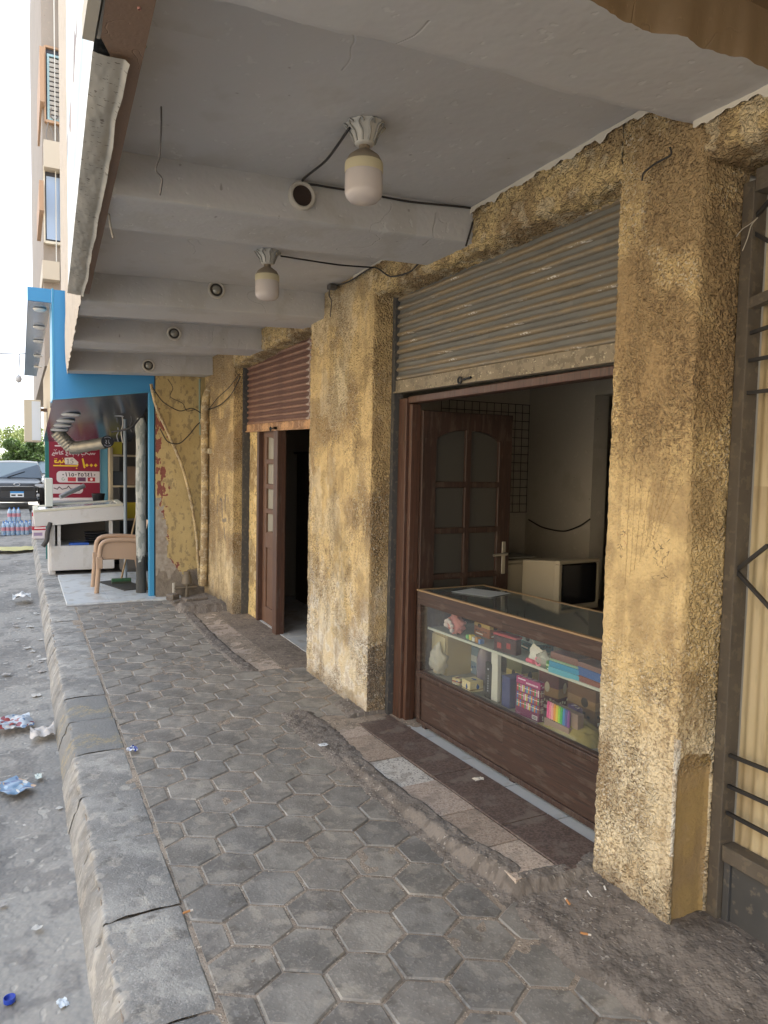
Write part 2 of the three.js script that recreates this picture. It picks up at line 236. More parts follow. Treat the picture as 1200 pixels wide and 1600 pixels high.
const pave = new THREE.Group(); pave.name = numbered('pavement'); pave.userData = { kind: 'structure' }; scene.add(pave);
obj('joint_bed', (() => grid(60, 300, (u, v) => { const x = mix(0.45, 2.35, u), z = mix(1.2, -9.2, v); const p = V(x, -0.0085 + 0.009 * fb(x * 16 + z * 5, z * 16 - x * 5, 3, 0, 211), z); p.u = x; p.w = z; return p; }))(), groutM, pave);
const xMaxAt = z => z > -2.16 ? 1.74 + 0.3 * ss(-2.0, -2.16, z) * 0 : z > -4.34 ? 1.585 : z > -5.42 ? 2.03 : z > -8.05 ? 1.585 : 2.0;
{
  const w = 0.228, R = w / Math.sqrt(3) - 0.0058; const hexPts = []; for (let k = 0; k < 6; k++) hexPts.push([R * Math.sin(k * Math.PI / 3), R * Math.cos(k * Math.PI / 3)]);
  const clipX = (poly, lim, sgn) => { const o = []; for (let i = 0; i < poly.length; i++) { const a = poly[i], b = poly[(i + 1) % poly.length], ia = sgn * (a[0] - lim) <= 0, ib = sgn * (b[0] - lim) <= 0; if (ia) o.push(a); if (ia !== ib) { const t = (lim - a[0]) / (b[0] - a[0]); o.push([lim, a[1] + (b[1] - a[1]) * t]); } } return o; };
  const clipZ = (poly, lim) => clipX(poly.map(p => [p[1], p[0]]), lim, -1).map(p => [p[1], p[0]]);
  const prism = (poly, ou, ov) => { // bevelled block, top at y = 0
    const n = poly.length, c = poly.reduce((s, p) => [s[0] + p[0] / n, s[1] + p[1] / n], [0, 0]), ins = poly.map(p => { const dx = c[0] - p[0], dz = c[1] - p[1], l = Math.hypot(dx, dz); const t = Math.min(0.006, l * 0.3) / l; return [p[0] + dx * t, p[1] + dz * t]; });
    const pos = [], q = (a, b, c2) => pos.push(...a, ...b, ...c2);
    for (let i = 0; i < n; i++) { const j = (i + 1) % n, A = [ins[i][0], 0, ins[i][1]], B = [ins[j][0], 0, ins[j][1]], C = [poly[j][0], -0.005, poly[j][1]], D = [poly[i][0], -0.005, poly[i][1]], E = [poly[j][0], -0.05, poly[j][1]], F = [poly[i][0], -0.05, poly[i][1]]; q([c[0], 0, c[1]], A, B); q(A, D, C); q(A, C, B); q(D, F, E); q(D, E, C); }
    const g = new THREE.BufferGeometry(); g.setAttribute('position', new THREE.Float32BufferAttribute(pos, 3)); g.computeVertexNormals(); const r = planarUV(g), uv = r.attributes.uv; for (let i = 0; i < uv.count; i++) uv.setXY(i, uv.getX(i) + ou, uv.getY(i) + ov); return r;
  };
  const wob = () => hexPts.map(p => [p[0] + rr(-0.0025, 0.0025), p[1] + rr(-0.0025, 0.0025)]);
  const variants = Array.from({ length: 14 }, () => prism(wob(), rnd(), rnd()));
  const zR = w * 0.866; let cnt = 0;
  for (let j = -8; j <= 34; j++) for (let i = -6; i <= 6; i++) {
    const z = -2.005 - j * zR - 0.002, x = 1.199 + i * w + (((j % 2) + 2) % 2) * w / 2 + 0.0087 * (z + 2) * -0.3; if (x < 0.40 || x > 2.2) continue;
    const lim = xMaxAt(z); let g;
    const lo = 0.527 - x, hi = lim - x, zl = -8.66 - z;
    if (hi < -w / 2 || zl > 0.12) continue;
    if (lo > -w / 2 + 0.006 || hi < w / 2 - 0.004 || zl > -0.14) { let p = clipX(wob(), lo, -1); p = clipX(p, hi, 1); if (p.length > 2) p = clipZ(p, zl); if (p.length < 3) continue; let ar = 0; for (let k = 0; k < p.length; k++) { const a = p[k], b = p[(k + 1) % p.length]; ar += a[0] * b[1] - b[0] * a[1]; } if (Math.abs(ar) < 0.0025) continue; g = prism(p, rnd(), rnd()); }
    else g = variants[Math.floor(rnd() * 14)];
    const m = obj('paver', g, paverM[Math.floor(rnd() * 5)], pave); m.position.set(x, rr(-0.003, 0.003), z); m.rotation.set(rr(-0.006, 0.006), 0, rr(-0.006, 0.006)); cnt++;
  }
  console.log('pavers', cnt);
}
const kerb = new THREE.Group(); kerb.name = numbered('kerb'); kerb.userData = { kind: 'structure' }; scene.add(kerb);
{
  const js = [0.6, 0.1, -0.42, -0.95, -1.5, -2.07, -2.64, -3.22, -3.71, -4.27, -4.81, -5.31, -5.82, -6.33, -6.85, -7.37, -7.9, -8.45, -9.0, -9.55, -10.1, -10.7, -11.3, -11.9, -12.6, -13.3, -14, -14.8, -15.6, -16.4, -17.2, -18];
  const prof = [[0.515, -0.12], [0.515, -0.006], [0.507, 0], [0.44, 0.002], [0.38, 0.003], [0.32, 0.002], [0.262, 0], [0.25, -0.0035], [0.242, -0.012], [0.236, -0.032], [0.216, -0.08], [0.203, -0.12], [0.192, -0.16], [0.182, -0.21]];
  for (let k = 0; k < js.length - 1; k++) {
    const z0 = js[k] - 0.0025, z1 = js[k + 1] + 0.0025, dy = rr(-0.004, 0.004), dx = rr(-0.005, 0.005), n = k < 12 ? 34 : 14, tw = rr(-0.006, 0.006);
    const body = grid(prof.length * 2 - 2, n, (u, v) => {
      const q = u * (prof.length - 1), i = Math.min(prof.length - 2, Math.floor(q)), f = q - i; let x = mix(prof[i][0], prof[i + 1][0], f), y = mix(prof[i][1], prof[i + 1][1], f), z = mix(z0, z1, v);
      const end = Math.min(v, 1 - v), edge = ss(0.04, 0, end), corner = ss(0.05, 0, Math.abs(x - 0.238)) * (y > -0.06 ? 1 : 0);
      const ch = fb3(x * 18, y * 18, z * 18, 5);
      y -= edge * 0.006 * (0.3 + ch) + corner * 0.014 * ss(0.5, 0.72, ch); x += corner * 0.011 * ss(0.45, 0.7, ch) + dx;
      y += (fb3(x * 9, y * 9, z * 9, 9) - 0.5) * 0.008 + dy + tw * (v - 0.5); if (edge > 0.2 && x < 0.5) z += (ch - 0.5) * 0.02 * edge * (v < 0.5 ? 1 : -1);
      const p = V(x, y, z); p.u = q < 4 ? x : x - y; p.w = z; return p;
    });
    const cap = zz => planarUV(new THREE.ShapeGeometry(new THREE.Shape(prof.map(p => new THREE.Vector2(p[0] + dx, p[1] + dy - 0.012)))).translate(0, 0, zz));
    obj('kerb_stone', join(body, cap(z0 - 0.004), cap(z1 + 0.004)), (k === 9 || k === 10) ? kerbYellow : kerbM[Math.floor(rnd() * 3)], kerb);
  }
  obj('kerb_mortar', box(0.25, 0.527, -0.2, -0.014, -18, 0.6), groutM, kerb);
}
// ---------------------------------------------------------------- thresholds and dirt along the facade
const slabY = z => 0.055 + (z + 2.3) * 0.0344;
function polyDist(P, x, z) { let d = 9; for (let i = 0; i < P.length - 1; i++) { const [a, b] = P[i], [c, e] = P[i + 1], dx = c - a, dz = e - b, t = clamp(((x - a) * dx + (z - b) * dz) / (dx * dx + dz * dz)); d = Math.min(d, Math.hypot(x - a - dx * t, z - b - dz * t)); } return d; }
const ridge1 = [[1.60, -4.36], [1.625, -3.6], [1.645, -3.0], [1.69, -2.4], [1.735, -2.17], [1.9, -2.14], [2.1, -2.16]];
const ridge2 = [[1.60, -8.2], [1.575, -7.2], [1.56, -6.2], [1.60, -5.5]];
tag(obj('concrete_ledge', grid(130, 420, (u, v) => {
  const x = mix(1.36, 2.26, u), z = mix(-0.7, -4.5, v), nz = fb(x * 4.1 + z * 1.9, z * 3.6 - x * 2.6, 2, 0, 301), n1 = fb(x * 26 + z * 17, z * 29 - x * 13, 3, 0, 302), w = polyDist(ridge1, x + 0.05 * (nz - 0.5), z + 0.05 * (fb(x * 6 + 9, z * 6, 3, 0, 303) - 0.5));
  let h = -0.017; const top = slabY(z) + 0.024 - 0.012 * ss(-2.6, -2.2, z);
  const prof = ss(0.1, 0.025, w); h = mix(h, top - 0.012 - 0.03 * (nz - 0.5), prof);
  const apron = ss(0.19, 0.05, w) * (x < ridge1[3][0] + 0.1 ? 1 : 0.6); h = Math.max(h, mix(-0.02, 0.013, apron * (0.45 + nz)));
  if (z > -2.2) h = Math.max(h, mix(-0.02, 0.022 + 0.035 * ss(1.8, 2.05, x), ss(1.58, 1.72, x + 0.22 * (nz - 0.5) - 0.05 * ss(-2.0, -1.2, z)) * ss(-2.24, -2.12, z)) + 0.0);
  if (z < -4.2) h = Math.max(h, -0.02 + 0.04 * ss(1.9, 2.03, x + 0.1 * nz));
  const p = V(x, h + 0.012 * (n1 - 0.5), z); p.u = x; p.w = z; return p;
}), dirtM), 'rough worn concrete ledge and trodden dirt bordering the granite doorstep and column foot', 'ledge');
tag(obj('concrete_ledge', grid(70, 240, (u, v) => {
  const x = mix(1.42, 2.1, u), z = mix(-5.3, -8.72, v), nz = fb(x * 7, z * 7, 4, 0, 311), n1 = fb(x * 30, z * 30, 3, 0, 312), w = polyDist(ridge2, x + 0.04 * (nz - 0.5), z);
  let h = -0.02; h = Math.max(h, mix(-0.02, 0.012, ss(0.1, 0.03, w))); const end = ss(0.26, 0.16, Math.abs(z + 8.02) + 0.06 * nz) * ss(1.5, 1.58, x + 0.1 * (nz - 0.5)); h = Math.max(h, mix(-0.02, 0.075, end));
  if (z < -8.2) h = Math.max(h, mix(-0.02, 0.02 + 0.08 * ss(1.7, 1.95, x) * nz, ss(1.45, 1.6, x)));
  const p = V(x, h + 0.012 * (n1 - 0.5), z); p.u = x; p.w = z; return p;
}), dirtM), 'low broken concrete ledge at the foot of the ochre corner by the pipes', 'ledge');
{
  const t = thing('doorstep', 'dark red granite doorstep edged with pale terrazzo tiles below the glass counter', 'doorstep', [0, 0, 0]);
  const put = (n, x0, x1, z0, z1, dy, m) => { const zc = (z0 + z1) / 2, g = box(x0, x1, -0.05, 0, z0 - zc, z1 - zc, 0.003); const o = obj(n, g, m, t); o.position.set(0, slabY(zc) + dy, zc); o.rotation.x = -0.0344; };
  obj('bed', (() => { const g = box(1.70, 2.4, -0.2, -0.012, -4.18, -2.17); const p = g.attributes.position; for (let i = 0; i < p.count; i++) if (p.getY(i) > -0.1) p.setY(i, slabY(p.getZ(i)) - 0.014); return g; })(), groutM, t);
  const pz = [-4.18, -3.87, -3.49, -3.12, -2.75, -2.42, -2.16]; for (let k = 0; k < 6; k++) put('terrazzo_tile', 1.69, 1.898, pz[k] + 0.003, pz[k + 1] - 0.003, rr(-0.003, 0.002), k === 2 ? speckM : pinkM[(k * 2) % 3]);
  const gz = [-4.18, -3.16, -2.55, -2.12]; for (let k = 0; k < 3; k++) put('granite_slab', 1.903, 2.162, gz[k] + 0.003, gz[k + 1] - 0.003, 0.004 + k * 0.0006, darkGranM);
  const wz = [-4.1, -3.7, -3.3, -2.9, -2.5, -2.12]; for (let k = 0; k < 5; k++) put('floor_tile', 2.166, 2.56, wz[k] + 0.003, wz[k + 1] - 0.003, -0.004, marbleM);
}
{
  const t = thing('doorstep', 'flat stone doorstep with a row of pale pink tiles before the red shutter', 'doorstep', [0, 0, 0]);
  obj('bed', box(1.58, 2.4, -0.2, -0.016, -7.75, -5.42), groutM, t);
  const pz = [-7.72, -7.2, -6.66, -6.15, -5.72, -5.46]; for (let k = 0; k < 5; k++) obj('terrazzo_tile', box(1.61, 1.86, -0.06, -0.004 + rr(-0.002, 0.002), pz[k] + 0.003, pz[k + 1] - 0.003, 0.003), pinkM[(k + 1) % 2], t);
  const gm = texMat(dirtTile, [0.9, 0.9], { bump: 0.003, rough: 0.8, color: L(1.15, 1.08, 1.0) });
  const gz = [-7.72, -6.5, -5.42]; for (let k = 0; k < 2; k++) obj('stone_slab', box(1.866, 2.2, -0.06, -0.002, gz[k] + 0.003, gz[k + 1] - 0.003, 0.003), gm, t);
  for (let k = 0; k < 4; k++) for (let i = 0; i < 2; i++) obj('floor_tile', box(2.206 + i * 0.5, 2.70 + i * 0.5, -0.06, 0.001, -7.4 + k * 0.5, -6.906 + k * 0.5, 0.002), marbleM, t);
}

// ---------------------------------------------------------------- the shop building
const bld = thing('shop_building', 'ochre stucco shop building with roller shutters under a grey overhanging upper floor', 'building');
const rough = (amp, f, sd) => (s, y) => amp * (fb(s * f, y * f, 3, 0, sd) - 0.5) * 2 + 0.006 * (fb(s * 5, y * 5, 2, 0, sd + 9) - 0.5) * 2;
function column(path, y0, y1, w, h, zones, amp, tall = 1) {
  const g = wrapWall(path, y0, y1, 0.009, 0.011, (s, y) => { const sm = zones.smooth ? zones.smooth(s, y) : 0; return amp * (1 - 0.75 * sm) * (stuccoLump(s * 72 + y * 31, y * 72 - s * 31, 0, zones.seed + 2) - 0.5) + 0.012 * (fb(s * 6, y * 6, 3, 0, zones.seed + 5) - 0.5) + (zones.shape ? zones.shape(s, y) : 0); });
  zones.y0 = y0; const t = stuccoPair(w, h, g.userData.len, y1 - y0, zones);
  const o = obj('column', g, texMat(t, [1, 1], { bump: 0.015, rough: 0.95 }), bld); return o;
}
const INK = [0.05, 0.04, 0.03], GREY = [0.16, 0.15, 0.14], REDM = [0.35, 0.06, 0.04];
const scrib = []; for (let k = 0; k < 46; k++) { const a = k < 20 ? [0.33 + rr(-0.035, 0.035), 1.34 + rr(-0.08, 0.06)] : k < 34 ? [0.53 + rr(-0.03, 0.02), 1.38 + rr(-0.06, 0.04)] : [0.46 + rr(-0.03, 0.03), 1.66 + rr(-0.12, 0.1)]; scrib.push([a[0], a[1], a[0] + rr(-0.018, 0.018), a[1] + rr(-0.02, 0.02), 0.0011, k > 30 && k < 34 ? REDM : INK]); }
for (let k = 0; k < 9; k++) scrib.push([0.25 + k * 0.03, 1.62 + 0.05 * Math.sin(k), 0.33 + k * 0.02, 1.46 - 0.03 * k, 0.0012, [0.3, 0.2, 0.08]]);
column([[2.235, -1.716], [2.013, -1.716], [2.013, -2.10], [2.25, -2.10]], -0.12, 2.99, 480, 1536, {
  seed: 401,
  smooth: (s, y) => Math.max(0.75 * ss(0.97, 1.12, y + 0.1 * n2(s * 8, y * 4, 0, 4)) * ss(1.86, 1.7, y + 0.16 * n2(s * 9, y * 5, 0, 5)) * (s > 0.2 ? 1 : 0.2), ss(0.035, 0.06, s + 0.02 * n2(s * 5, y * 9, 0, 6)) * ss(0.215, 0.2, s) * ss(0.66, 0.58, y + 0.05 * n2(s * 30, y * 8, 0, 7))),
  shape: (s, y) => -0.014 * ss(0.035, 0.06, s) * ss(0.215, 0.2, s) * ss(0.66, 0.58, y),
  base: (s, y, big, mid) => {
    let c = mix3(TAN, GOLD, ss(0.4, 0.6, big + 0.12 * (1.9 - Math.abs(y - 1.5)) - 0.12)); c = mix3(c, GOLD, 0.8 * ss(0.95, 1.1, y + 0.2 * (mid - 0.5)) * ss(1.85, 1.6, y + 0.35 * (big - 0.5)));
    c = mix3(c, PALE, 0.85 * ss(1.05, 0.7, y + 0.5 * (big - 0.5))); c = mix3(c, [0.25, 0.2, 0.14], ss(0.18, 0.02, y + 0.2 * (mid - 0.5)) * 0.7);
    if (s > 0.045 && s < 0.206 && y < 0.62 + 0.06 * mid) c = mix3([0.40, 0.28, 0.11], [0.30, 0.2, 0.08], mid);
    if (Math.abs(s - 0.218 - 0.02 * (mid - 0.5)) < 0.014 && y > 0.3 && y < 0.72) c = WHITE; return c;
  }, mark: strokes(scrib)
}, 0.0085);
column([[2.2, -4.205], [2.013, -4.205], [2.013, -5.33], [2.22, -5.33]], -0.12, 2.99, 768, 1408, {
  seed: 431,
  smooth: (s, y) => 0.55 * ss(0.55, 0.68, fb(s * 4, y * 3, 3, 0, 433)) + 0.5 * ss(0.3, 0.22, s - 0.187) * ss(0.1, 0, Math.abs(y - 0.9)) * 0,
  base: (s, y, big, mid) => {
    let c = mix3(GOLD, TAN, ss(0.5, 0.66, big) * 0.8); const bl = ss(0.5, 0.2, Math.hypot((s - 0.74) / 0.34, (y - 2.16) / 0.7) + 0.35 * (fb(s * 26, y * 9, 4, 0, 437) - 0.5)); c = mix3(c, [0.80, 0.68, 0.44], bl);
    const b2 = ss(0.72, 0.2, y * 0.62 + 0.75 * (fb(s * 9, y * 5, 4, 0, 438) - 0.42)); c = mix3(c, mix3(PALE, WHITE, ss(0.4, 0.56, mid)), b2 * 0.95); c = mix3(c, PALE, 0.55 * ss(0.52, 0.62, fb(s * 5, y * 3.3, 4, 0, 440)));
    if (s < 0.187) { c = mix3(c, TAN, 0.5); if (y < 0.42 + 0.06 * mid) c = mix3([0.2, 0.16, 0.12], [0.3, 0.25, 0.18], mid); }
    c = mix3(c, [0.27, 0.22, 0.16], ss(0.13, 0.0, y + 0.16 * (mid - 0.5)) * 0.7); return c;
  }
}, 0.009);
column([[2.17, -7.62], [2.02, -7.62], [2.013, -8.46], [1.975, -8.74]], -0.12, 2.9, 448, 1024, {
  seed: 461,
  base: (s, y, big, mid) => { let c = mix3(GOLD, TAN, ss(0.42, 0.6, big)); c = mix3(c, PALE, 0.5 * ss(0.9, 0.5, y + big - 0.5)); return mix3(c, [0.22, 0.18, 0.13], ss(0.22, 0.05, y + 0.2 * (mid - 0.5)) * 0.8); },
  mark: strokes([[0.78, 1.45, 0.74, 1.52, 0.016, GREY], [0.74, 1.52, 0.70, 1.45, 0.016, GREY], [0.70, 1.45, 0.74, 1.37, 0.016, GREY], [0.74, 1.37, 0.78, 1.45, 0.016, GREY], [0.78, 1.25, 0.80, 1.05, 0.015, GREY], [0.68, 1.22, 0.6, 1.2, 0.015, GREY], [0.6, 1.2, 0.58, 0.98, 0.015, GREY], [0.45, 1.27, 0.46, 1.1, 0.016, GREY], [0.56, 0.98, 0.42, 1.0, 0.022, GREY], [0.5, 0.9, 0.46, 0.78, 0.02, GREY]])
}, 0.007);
// lintels: rough front, rolled under edge and soffit
const lintelAt = (z0, z1, yb0, yb1, xin, sd) => obj('lintel', grid(Math.round(Math.abs(z1 - z0) / 0.016), 44, (u, v) => {
  const z = mix(z0, z1, u), yb = mix(yb0, yb1, u), pr = [[2.013, 3.0], [2.013, yb + 0.035], [2.022, yb + 0.012], [2.05, yb], [xin, yb - 0.004]], cum = [0, 0.62, 0.68, 0.74, 1]; let i = 0; while (i < 3 && v > cum[i + 1]) i++; const f = (v - cum[i]) / (cum[i + 1] - cum[i]);
  const x = mix(pr[i][0], pr[i + 1][0], f), y = mix(pr[i][1], pr[i + 1][1], f), d = 0.012 * (stuccoLump(z * 55 + 3, (y - x) * 55, 0, sd) - 0.5) + 0.009 * (fb(z * 4, (y - x) * 5, 3, 0, sd + 4) - 0.5);
  const p = V(x - d * (v < 0.7 ? 1 : 0.2), y - d * (v > 0.66 ? 1 : 0.1), z); p.u = z; p.w = y - x; return p;
}), stuccoM, bld);
lintelAt(1.5, -1.72, 2.69, 2.665, 2.24, 471); lintelAt(-2.09, -4.22, 2.735, 2.715, 2.24, 475); lintelAt(-5.32, -7.66, 2.715, 2.635, 2.22, 479);
// rough bits of white plaster along the ceiling joint
{ const wp = flat(0.62, 0.58, 0.5, { roughness: 0.95 }); const strip = (z0, z1, y0, y1, h) => obj('plaster_strip', grid(Math.round(Math.abs(z1 - z0) * 90), 4, (u, v) => { const z = mix(z0, z1, u), n = fb(z * 26, 3, 4, 0, 491), y = mix(y0, y1, u); const p = V(2.001 - 0.006 * n, y - v * h * (0.2 + 1.3 * n * n), z); p.u = z; p.w = v; return p; }), wp, bld); strip(-1.2, -1.76, 2.81, 2.80, 0.05); strip(-1.85, -3.1, 2.935, 2.92, 0.04); strip(-3.6, -4.5, 2.91, 2.9, 0.03); }

// overhanging ceiling: bays and cross beams, sagging a little towards the street
const xo = z => 0.31 + 0.031 * (-z - 3.1), yB = z => 2.752 - 0.0195 * (-z - 3.1), yC = z => 2.926 - 0.013 * (-z - 3);
const bays = [[1.5, -1.44], [-1.79, -3.10], [-3.55, -5.05], [-5.55, -6.6], [-7.02, -8.5]], beams = [[-1.44, -1.79], [-3.10, -3.55], [-5.05, -5.55], [-6.6, -7.02], [-8.5, -8.78]];
bays.forEach(([z0, z1], k) => obj('ceiling_panel', grid(60, 40, (u, v) => { const z = mix(z0 + 0.05, z1 - 0.05, v), a = xo(z) - 0.02, x = mix(2.1, a, u), p = V(x, yC(z) - 0.07 * u + 0.012 * (fb(x * 3, z * 3, 3, 0, 501) - 0.5), z); p.u = x; p.w = z; return p; }), k ? ceilM : brownPaintM, bld));
beams.forEach(([z0, z1], k) => {
  const dk = k === 0 ? 0.03 : 0;
  const f = (va, vb) => grid(110, Math.max(4, Math.round((vb - va) * 34)), (u, vv) => {
    const v = mix(va, vb, vv), r = 0.006, sk = (fb(u * 5, k, 3, 0, 511) - 0.5) * 0.016 + (k ? 0 : (fb(u * 11, 3, 5, 0, 517) - 0.5) * 0.075) + (k > 2 ? (fb(u * 30, 2 + k, 3, 0, 513) - 0.5) * 0.006 : 0);
    const zf = z0 + sk, zb = z1 + sk * 0.5, yb = yB(z0) + dk * 0.6, yt = yC(z0) + 0.04, pr = [[k ? zf : z0 + 0.03, yt], [zf, yb + r], [zf - r * 0.3, yb + r * 0.3], [zf - r, yb], [zb + r, yb - 0.002], [zb, yb + r], [zb, yt]], cum = [0, 0.36, 0.38, 0.4, 0.7, 0.73, 1];
    let i = 0; while (i < 5 && v > cum[i + 1]) i++; const q = (v - cum[i]) / (cum[i + 1] - cum[i]), z = mix(pr[i][0], pr[i + 1][0], q), a = xo(z) - 0.015, x = mix(2.06, a, u);
    const p = V(x, mix(pr[i][1], pr[i + 1][1], q) - 0.07 * u + 0.007 * (fb(x * 4, z * 4, 3, 0, 515) - 0.5), z + 0.006 * (fb(x * 5, 7 + k, 3, 0, 516) - 0.5)); p.u = x; p.w = p.y - z; return p;
  });
  const b = obj('beam', f(k ? 0 : 0.385, 1), k === 0 ? ceilM : beamM, bld);
  if (!k) obj('painted_face', f(0, 0.385), brownPaintM, b);
});
// street side of the upper floor and the mass above
obj('upper_wall', grid(8, 260, (u, v) => { const z = mix(1.5, -8.8, v), n = fb(z * 9, u * 3, 4, 0, 521), y = mix(yB(z) - (z > -4.75 ? 0.03 : 0.075) + 0.02 * (fb(z * 7, 4, 5, 0, 523) - 0.5) * 0.6, 3.62, u); const p = V(xo(z) + (z > -4.75 ? 0.01 : -0.02) - 0.02 * (n - 0.5) - 0.012 * (u > 0.08 ? 1 : 0), y, z); p.u = z; p.w = y; return p; }), fasciaM, bld);
obj('upper_floor', [box(0.62, 10, 3.1, 8.5, -8.7, 9), box(0.3, 0.6, 3.6, 8.5, -2.2, 9), box(0.45, 0.6, 3.62, 8.5, -8.7, -2.2)], fasciaM, bld);
obj('end_wall', [box(xo(-8.78), 2.1, 2.64, 3.62, -8.83, -8.781)], fasciaM, bld);
// shop rooms
obj('shop_room', [box(2.18, 4.02, -0.15, 3.06, -5.14, -5.0), box(3.88, 4.02, -0.15, 3.06, -5.0, -4.21), box(3.88, 4.02, 2.2, 3.06, -4.21, -3.2), box(3.88, 4.02, -0.15, 3.06, -3.2, -1.6), box(2.26, 3.88, -0.15, 3.06, -1.9, -1.74), box(2.1, 6.2, 2.98, 3.08, -5.0, -1.75)], roomM, bld);
obj('shop_floor', [box(2.57, 6.2, -0.1, -0.014, -5.2, -1.7)], darkGranM, bld);
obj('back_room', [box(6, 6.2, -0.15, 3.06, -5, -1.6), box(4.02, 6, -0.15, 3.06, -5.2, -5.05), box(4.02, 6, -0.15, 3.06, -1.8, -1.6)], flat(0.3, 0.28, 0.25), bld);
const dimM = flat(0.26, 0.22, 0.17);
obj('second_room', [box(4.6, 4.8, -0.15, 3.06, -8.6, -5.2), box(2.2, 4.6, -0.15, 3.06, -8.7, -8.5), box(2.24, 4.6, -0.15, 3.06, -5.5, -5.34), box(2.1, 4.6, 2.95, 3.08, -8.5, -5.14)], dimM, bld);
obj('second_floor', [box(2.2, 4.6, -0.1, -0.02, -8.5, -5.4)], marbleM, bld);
obj('facade_behind', [box(2.26, 2.4, -0.1, 3.06, 0.4, 9), box(2.24, 2.6, 2.66, 3.06, -1.72, 0.4)], stuccoM, bld);

// roller shutters
function shutter(zA, zB, x, yb, yt, slope, mS, mB, pitch = 0.056) {
  const root = group('roller_shutter', bld), len = zA - zB, pr = [[0.004, -0.003], [-0.009, 0.0], [-0.016, 0.006], [-0.016, 0.014], [-0.011, 0.022], [-0.004, 0.028], [0, 0.036], [0.001, pitch - 0.006], [0.005, pitch - 0.001]];
  const slats = [0, 1, 2, 3, 4, 5, 6, 7].map(k => grid(44, pr.length - 1, (u, v) => { const q = pr[Math.round(v * (pr.length - 1))]; const dn = 0.007 * ss(0.6, 0.78, fb(u * 9, k * 3.1, 3, 0, 555)); const p = V(q[0] + dn + 0.002 * (fb(u * 5, k, 2, 0, 557) - 0.5), q[1] + 0.0025 * (fb(u * 4, k + 9, 2, 0, 556) - 0.5), -u * len); p.u = (u * len) / 2.4 + (mS.userData.keep ? 0 : k * 0.27); p.w = v; return p; }));
  const n = Math.ceil((yt - yb - 0.075) / pitch);
  for (let k = 0; k < n; k++) { const s = obj('slat', slats[k % 8], mS, root); s.position.set(x + rr(-0.001, 0.001), yb + 0.075 + k * pitch, zA); s.rotation.x = -slope + rr(-0.0015, 0.0015); }
  const bb = obj('bottom_rail', join(box(-0.018, 0.012, 0, 0.074, -len, 0, 0.004), box(-0.03, 0.014, -0.006, 0.004, -len, 0)), mB, root); bb.position.set(x, yb, zA); bb.rotation.x = -slope;
  const ring = new THREE.TorusGeometry(0.017, 0.006, 8, 16); ring.rotateY(Math.PI / 2); ring.translate(x - 0.034, yb + 0.012 - slope * 0, zA - len * 0.62 + 0);
  const hs = join(planarUV(ring), rod(V(x - 0.03, yb + 0.014, zA - len * 0.62 + 0.015), V(x - 0.03, yb + 0.02, zA - len * 0.62 + 0.1), 0.006)); hs.translate(0, slope * len * 0.62 * -1, 0); obj('hasp', hs, blackM, root);
  return root;
}
const sl1 = new THREE.MeshStandardMaterial({ roughness: 0.55, metalness: 0.15, side: THREE.DoubleSide }); { const p = slatPair([[0.15, 0.155, 0.15], [0.24, 0.24, 0.225]], [[0.22, 0.172, 0.105], [0.30, 0.24, 0.155]], [0.58, 0.56, 0.5], 531); sl1.map = p[0]; sl1.bumpMap = p[1]; sl1.bumpScale = 0.001; }
const sl2 = new THREE.MeshStandardMaterial({ roughness: 0.6, side: THREE.DoubleSide }); { const p = slatPair([[0.105, 0.05, 0.040], [0.16, 0.082, 0.066]], [[0.24, 0.135, 0.095], [0.33, 0.205, 0.145]], [0.42, 0.2, 0.13], 541, [0.22, 0.46]); sl2.map = p[0]; sl2.bumpMap = p[1]; sl2.bumpScale = 0.001; sl2.userData.keep = 1; }
const rail1 = texMat(dirtTile, [0.9, 0.9], { bump: 0.001, rough: 0.7, color: L(1.25, 1.22, 1.0) }), rail2 = texMat(stuccoTile, [0.6, 0.6], { bump: 0.001, rough: 0.7, color: L(0.8, 0.62, 0.62) });
shutter(-2.07, -4.18, 2.178, 2.085, 2.8, -0.012, sl1, rail1);
shutter(-5.30, -7.60, 2.178, 1.93, 2.76, -0.015, sl2, rail2, 0.058);
obj('shutter_guide', box(2.15, 2.215, -0.02, 2.76, -4.205, -4.165), metalDark, bld); obj('shutter_guide', box(2.12, 2.2, -0.02, 2.72, -7.64, -7.6), metalDark, bld); obj('shutter_guide', box(2.15, 2.215, 0, 2.76, -2.11, -2.07), metalDark, bld);
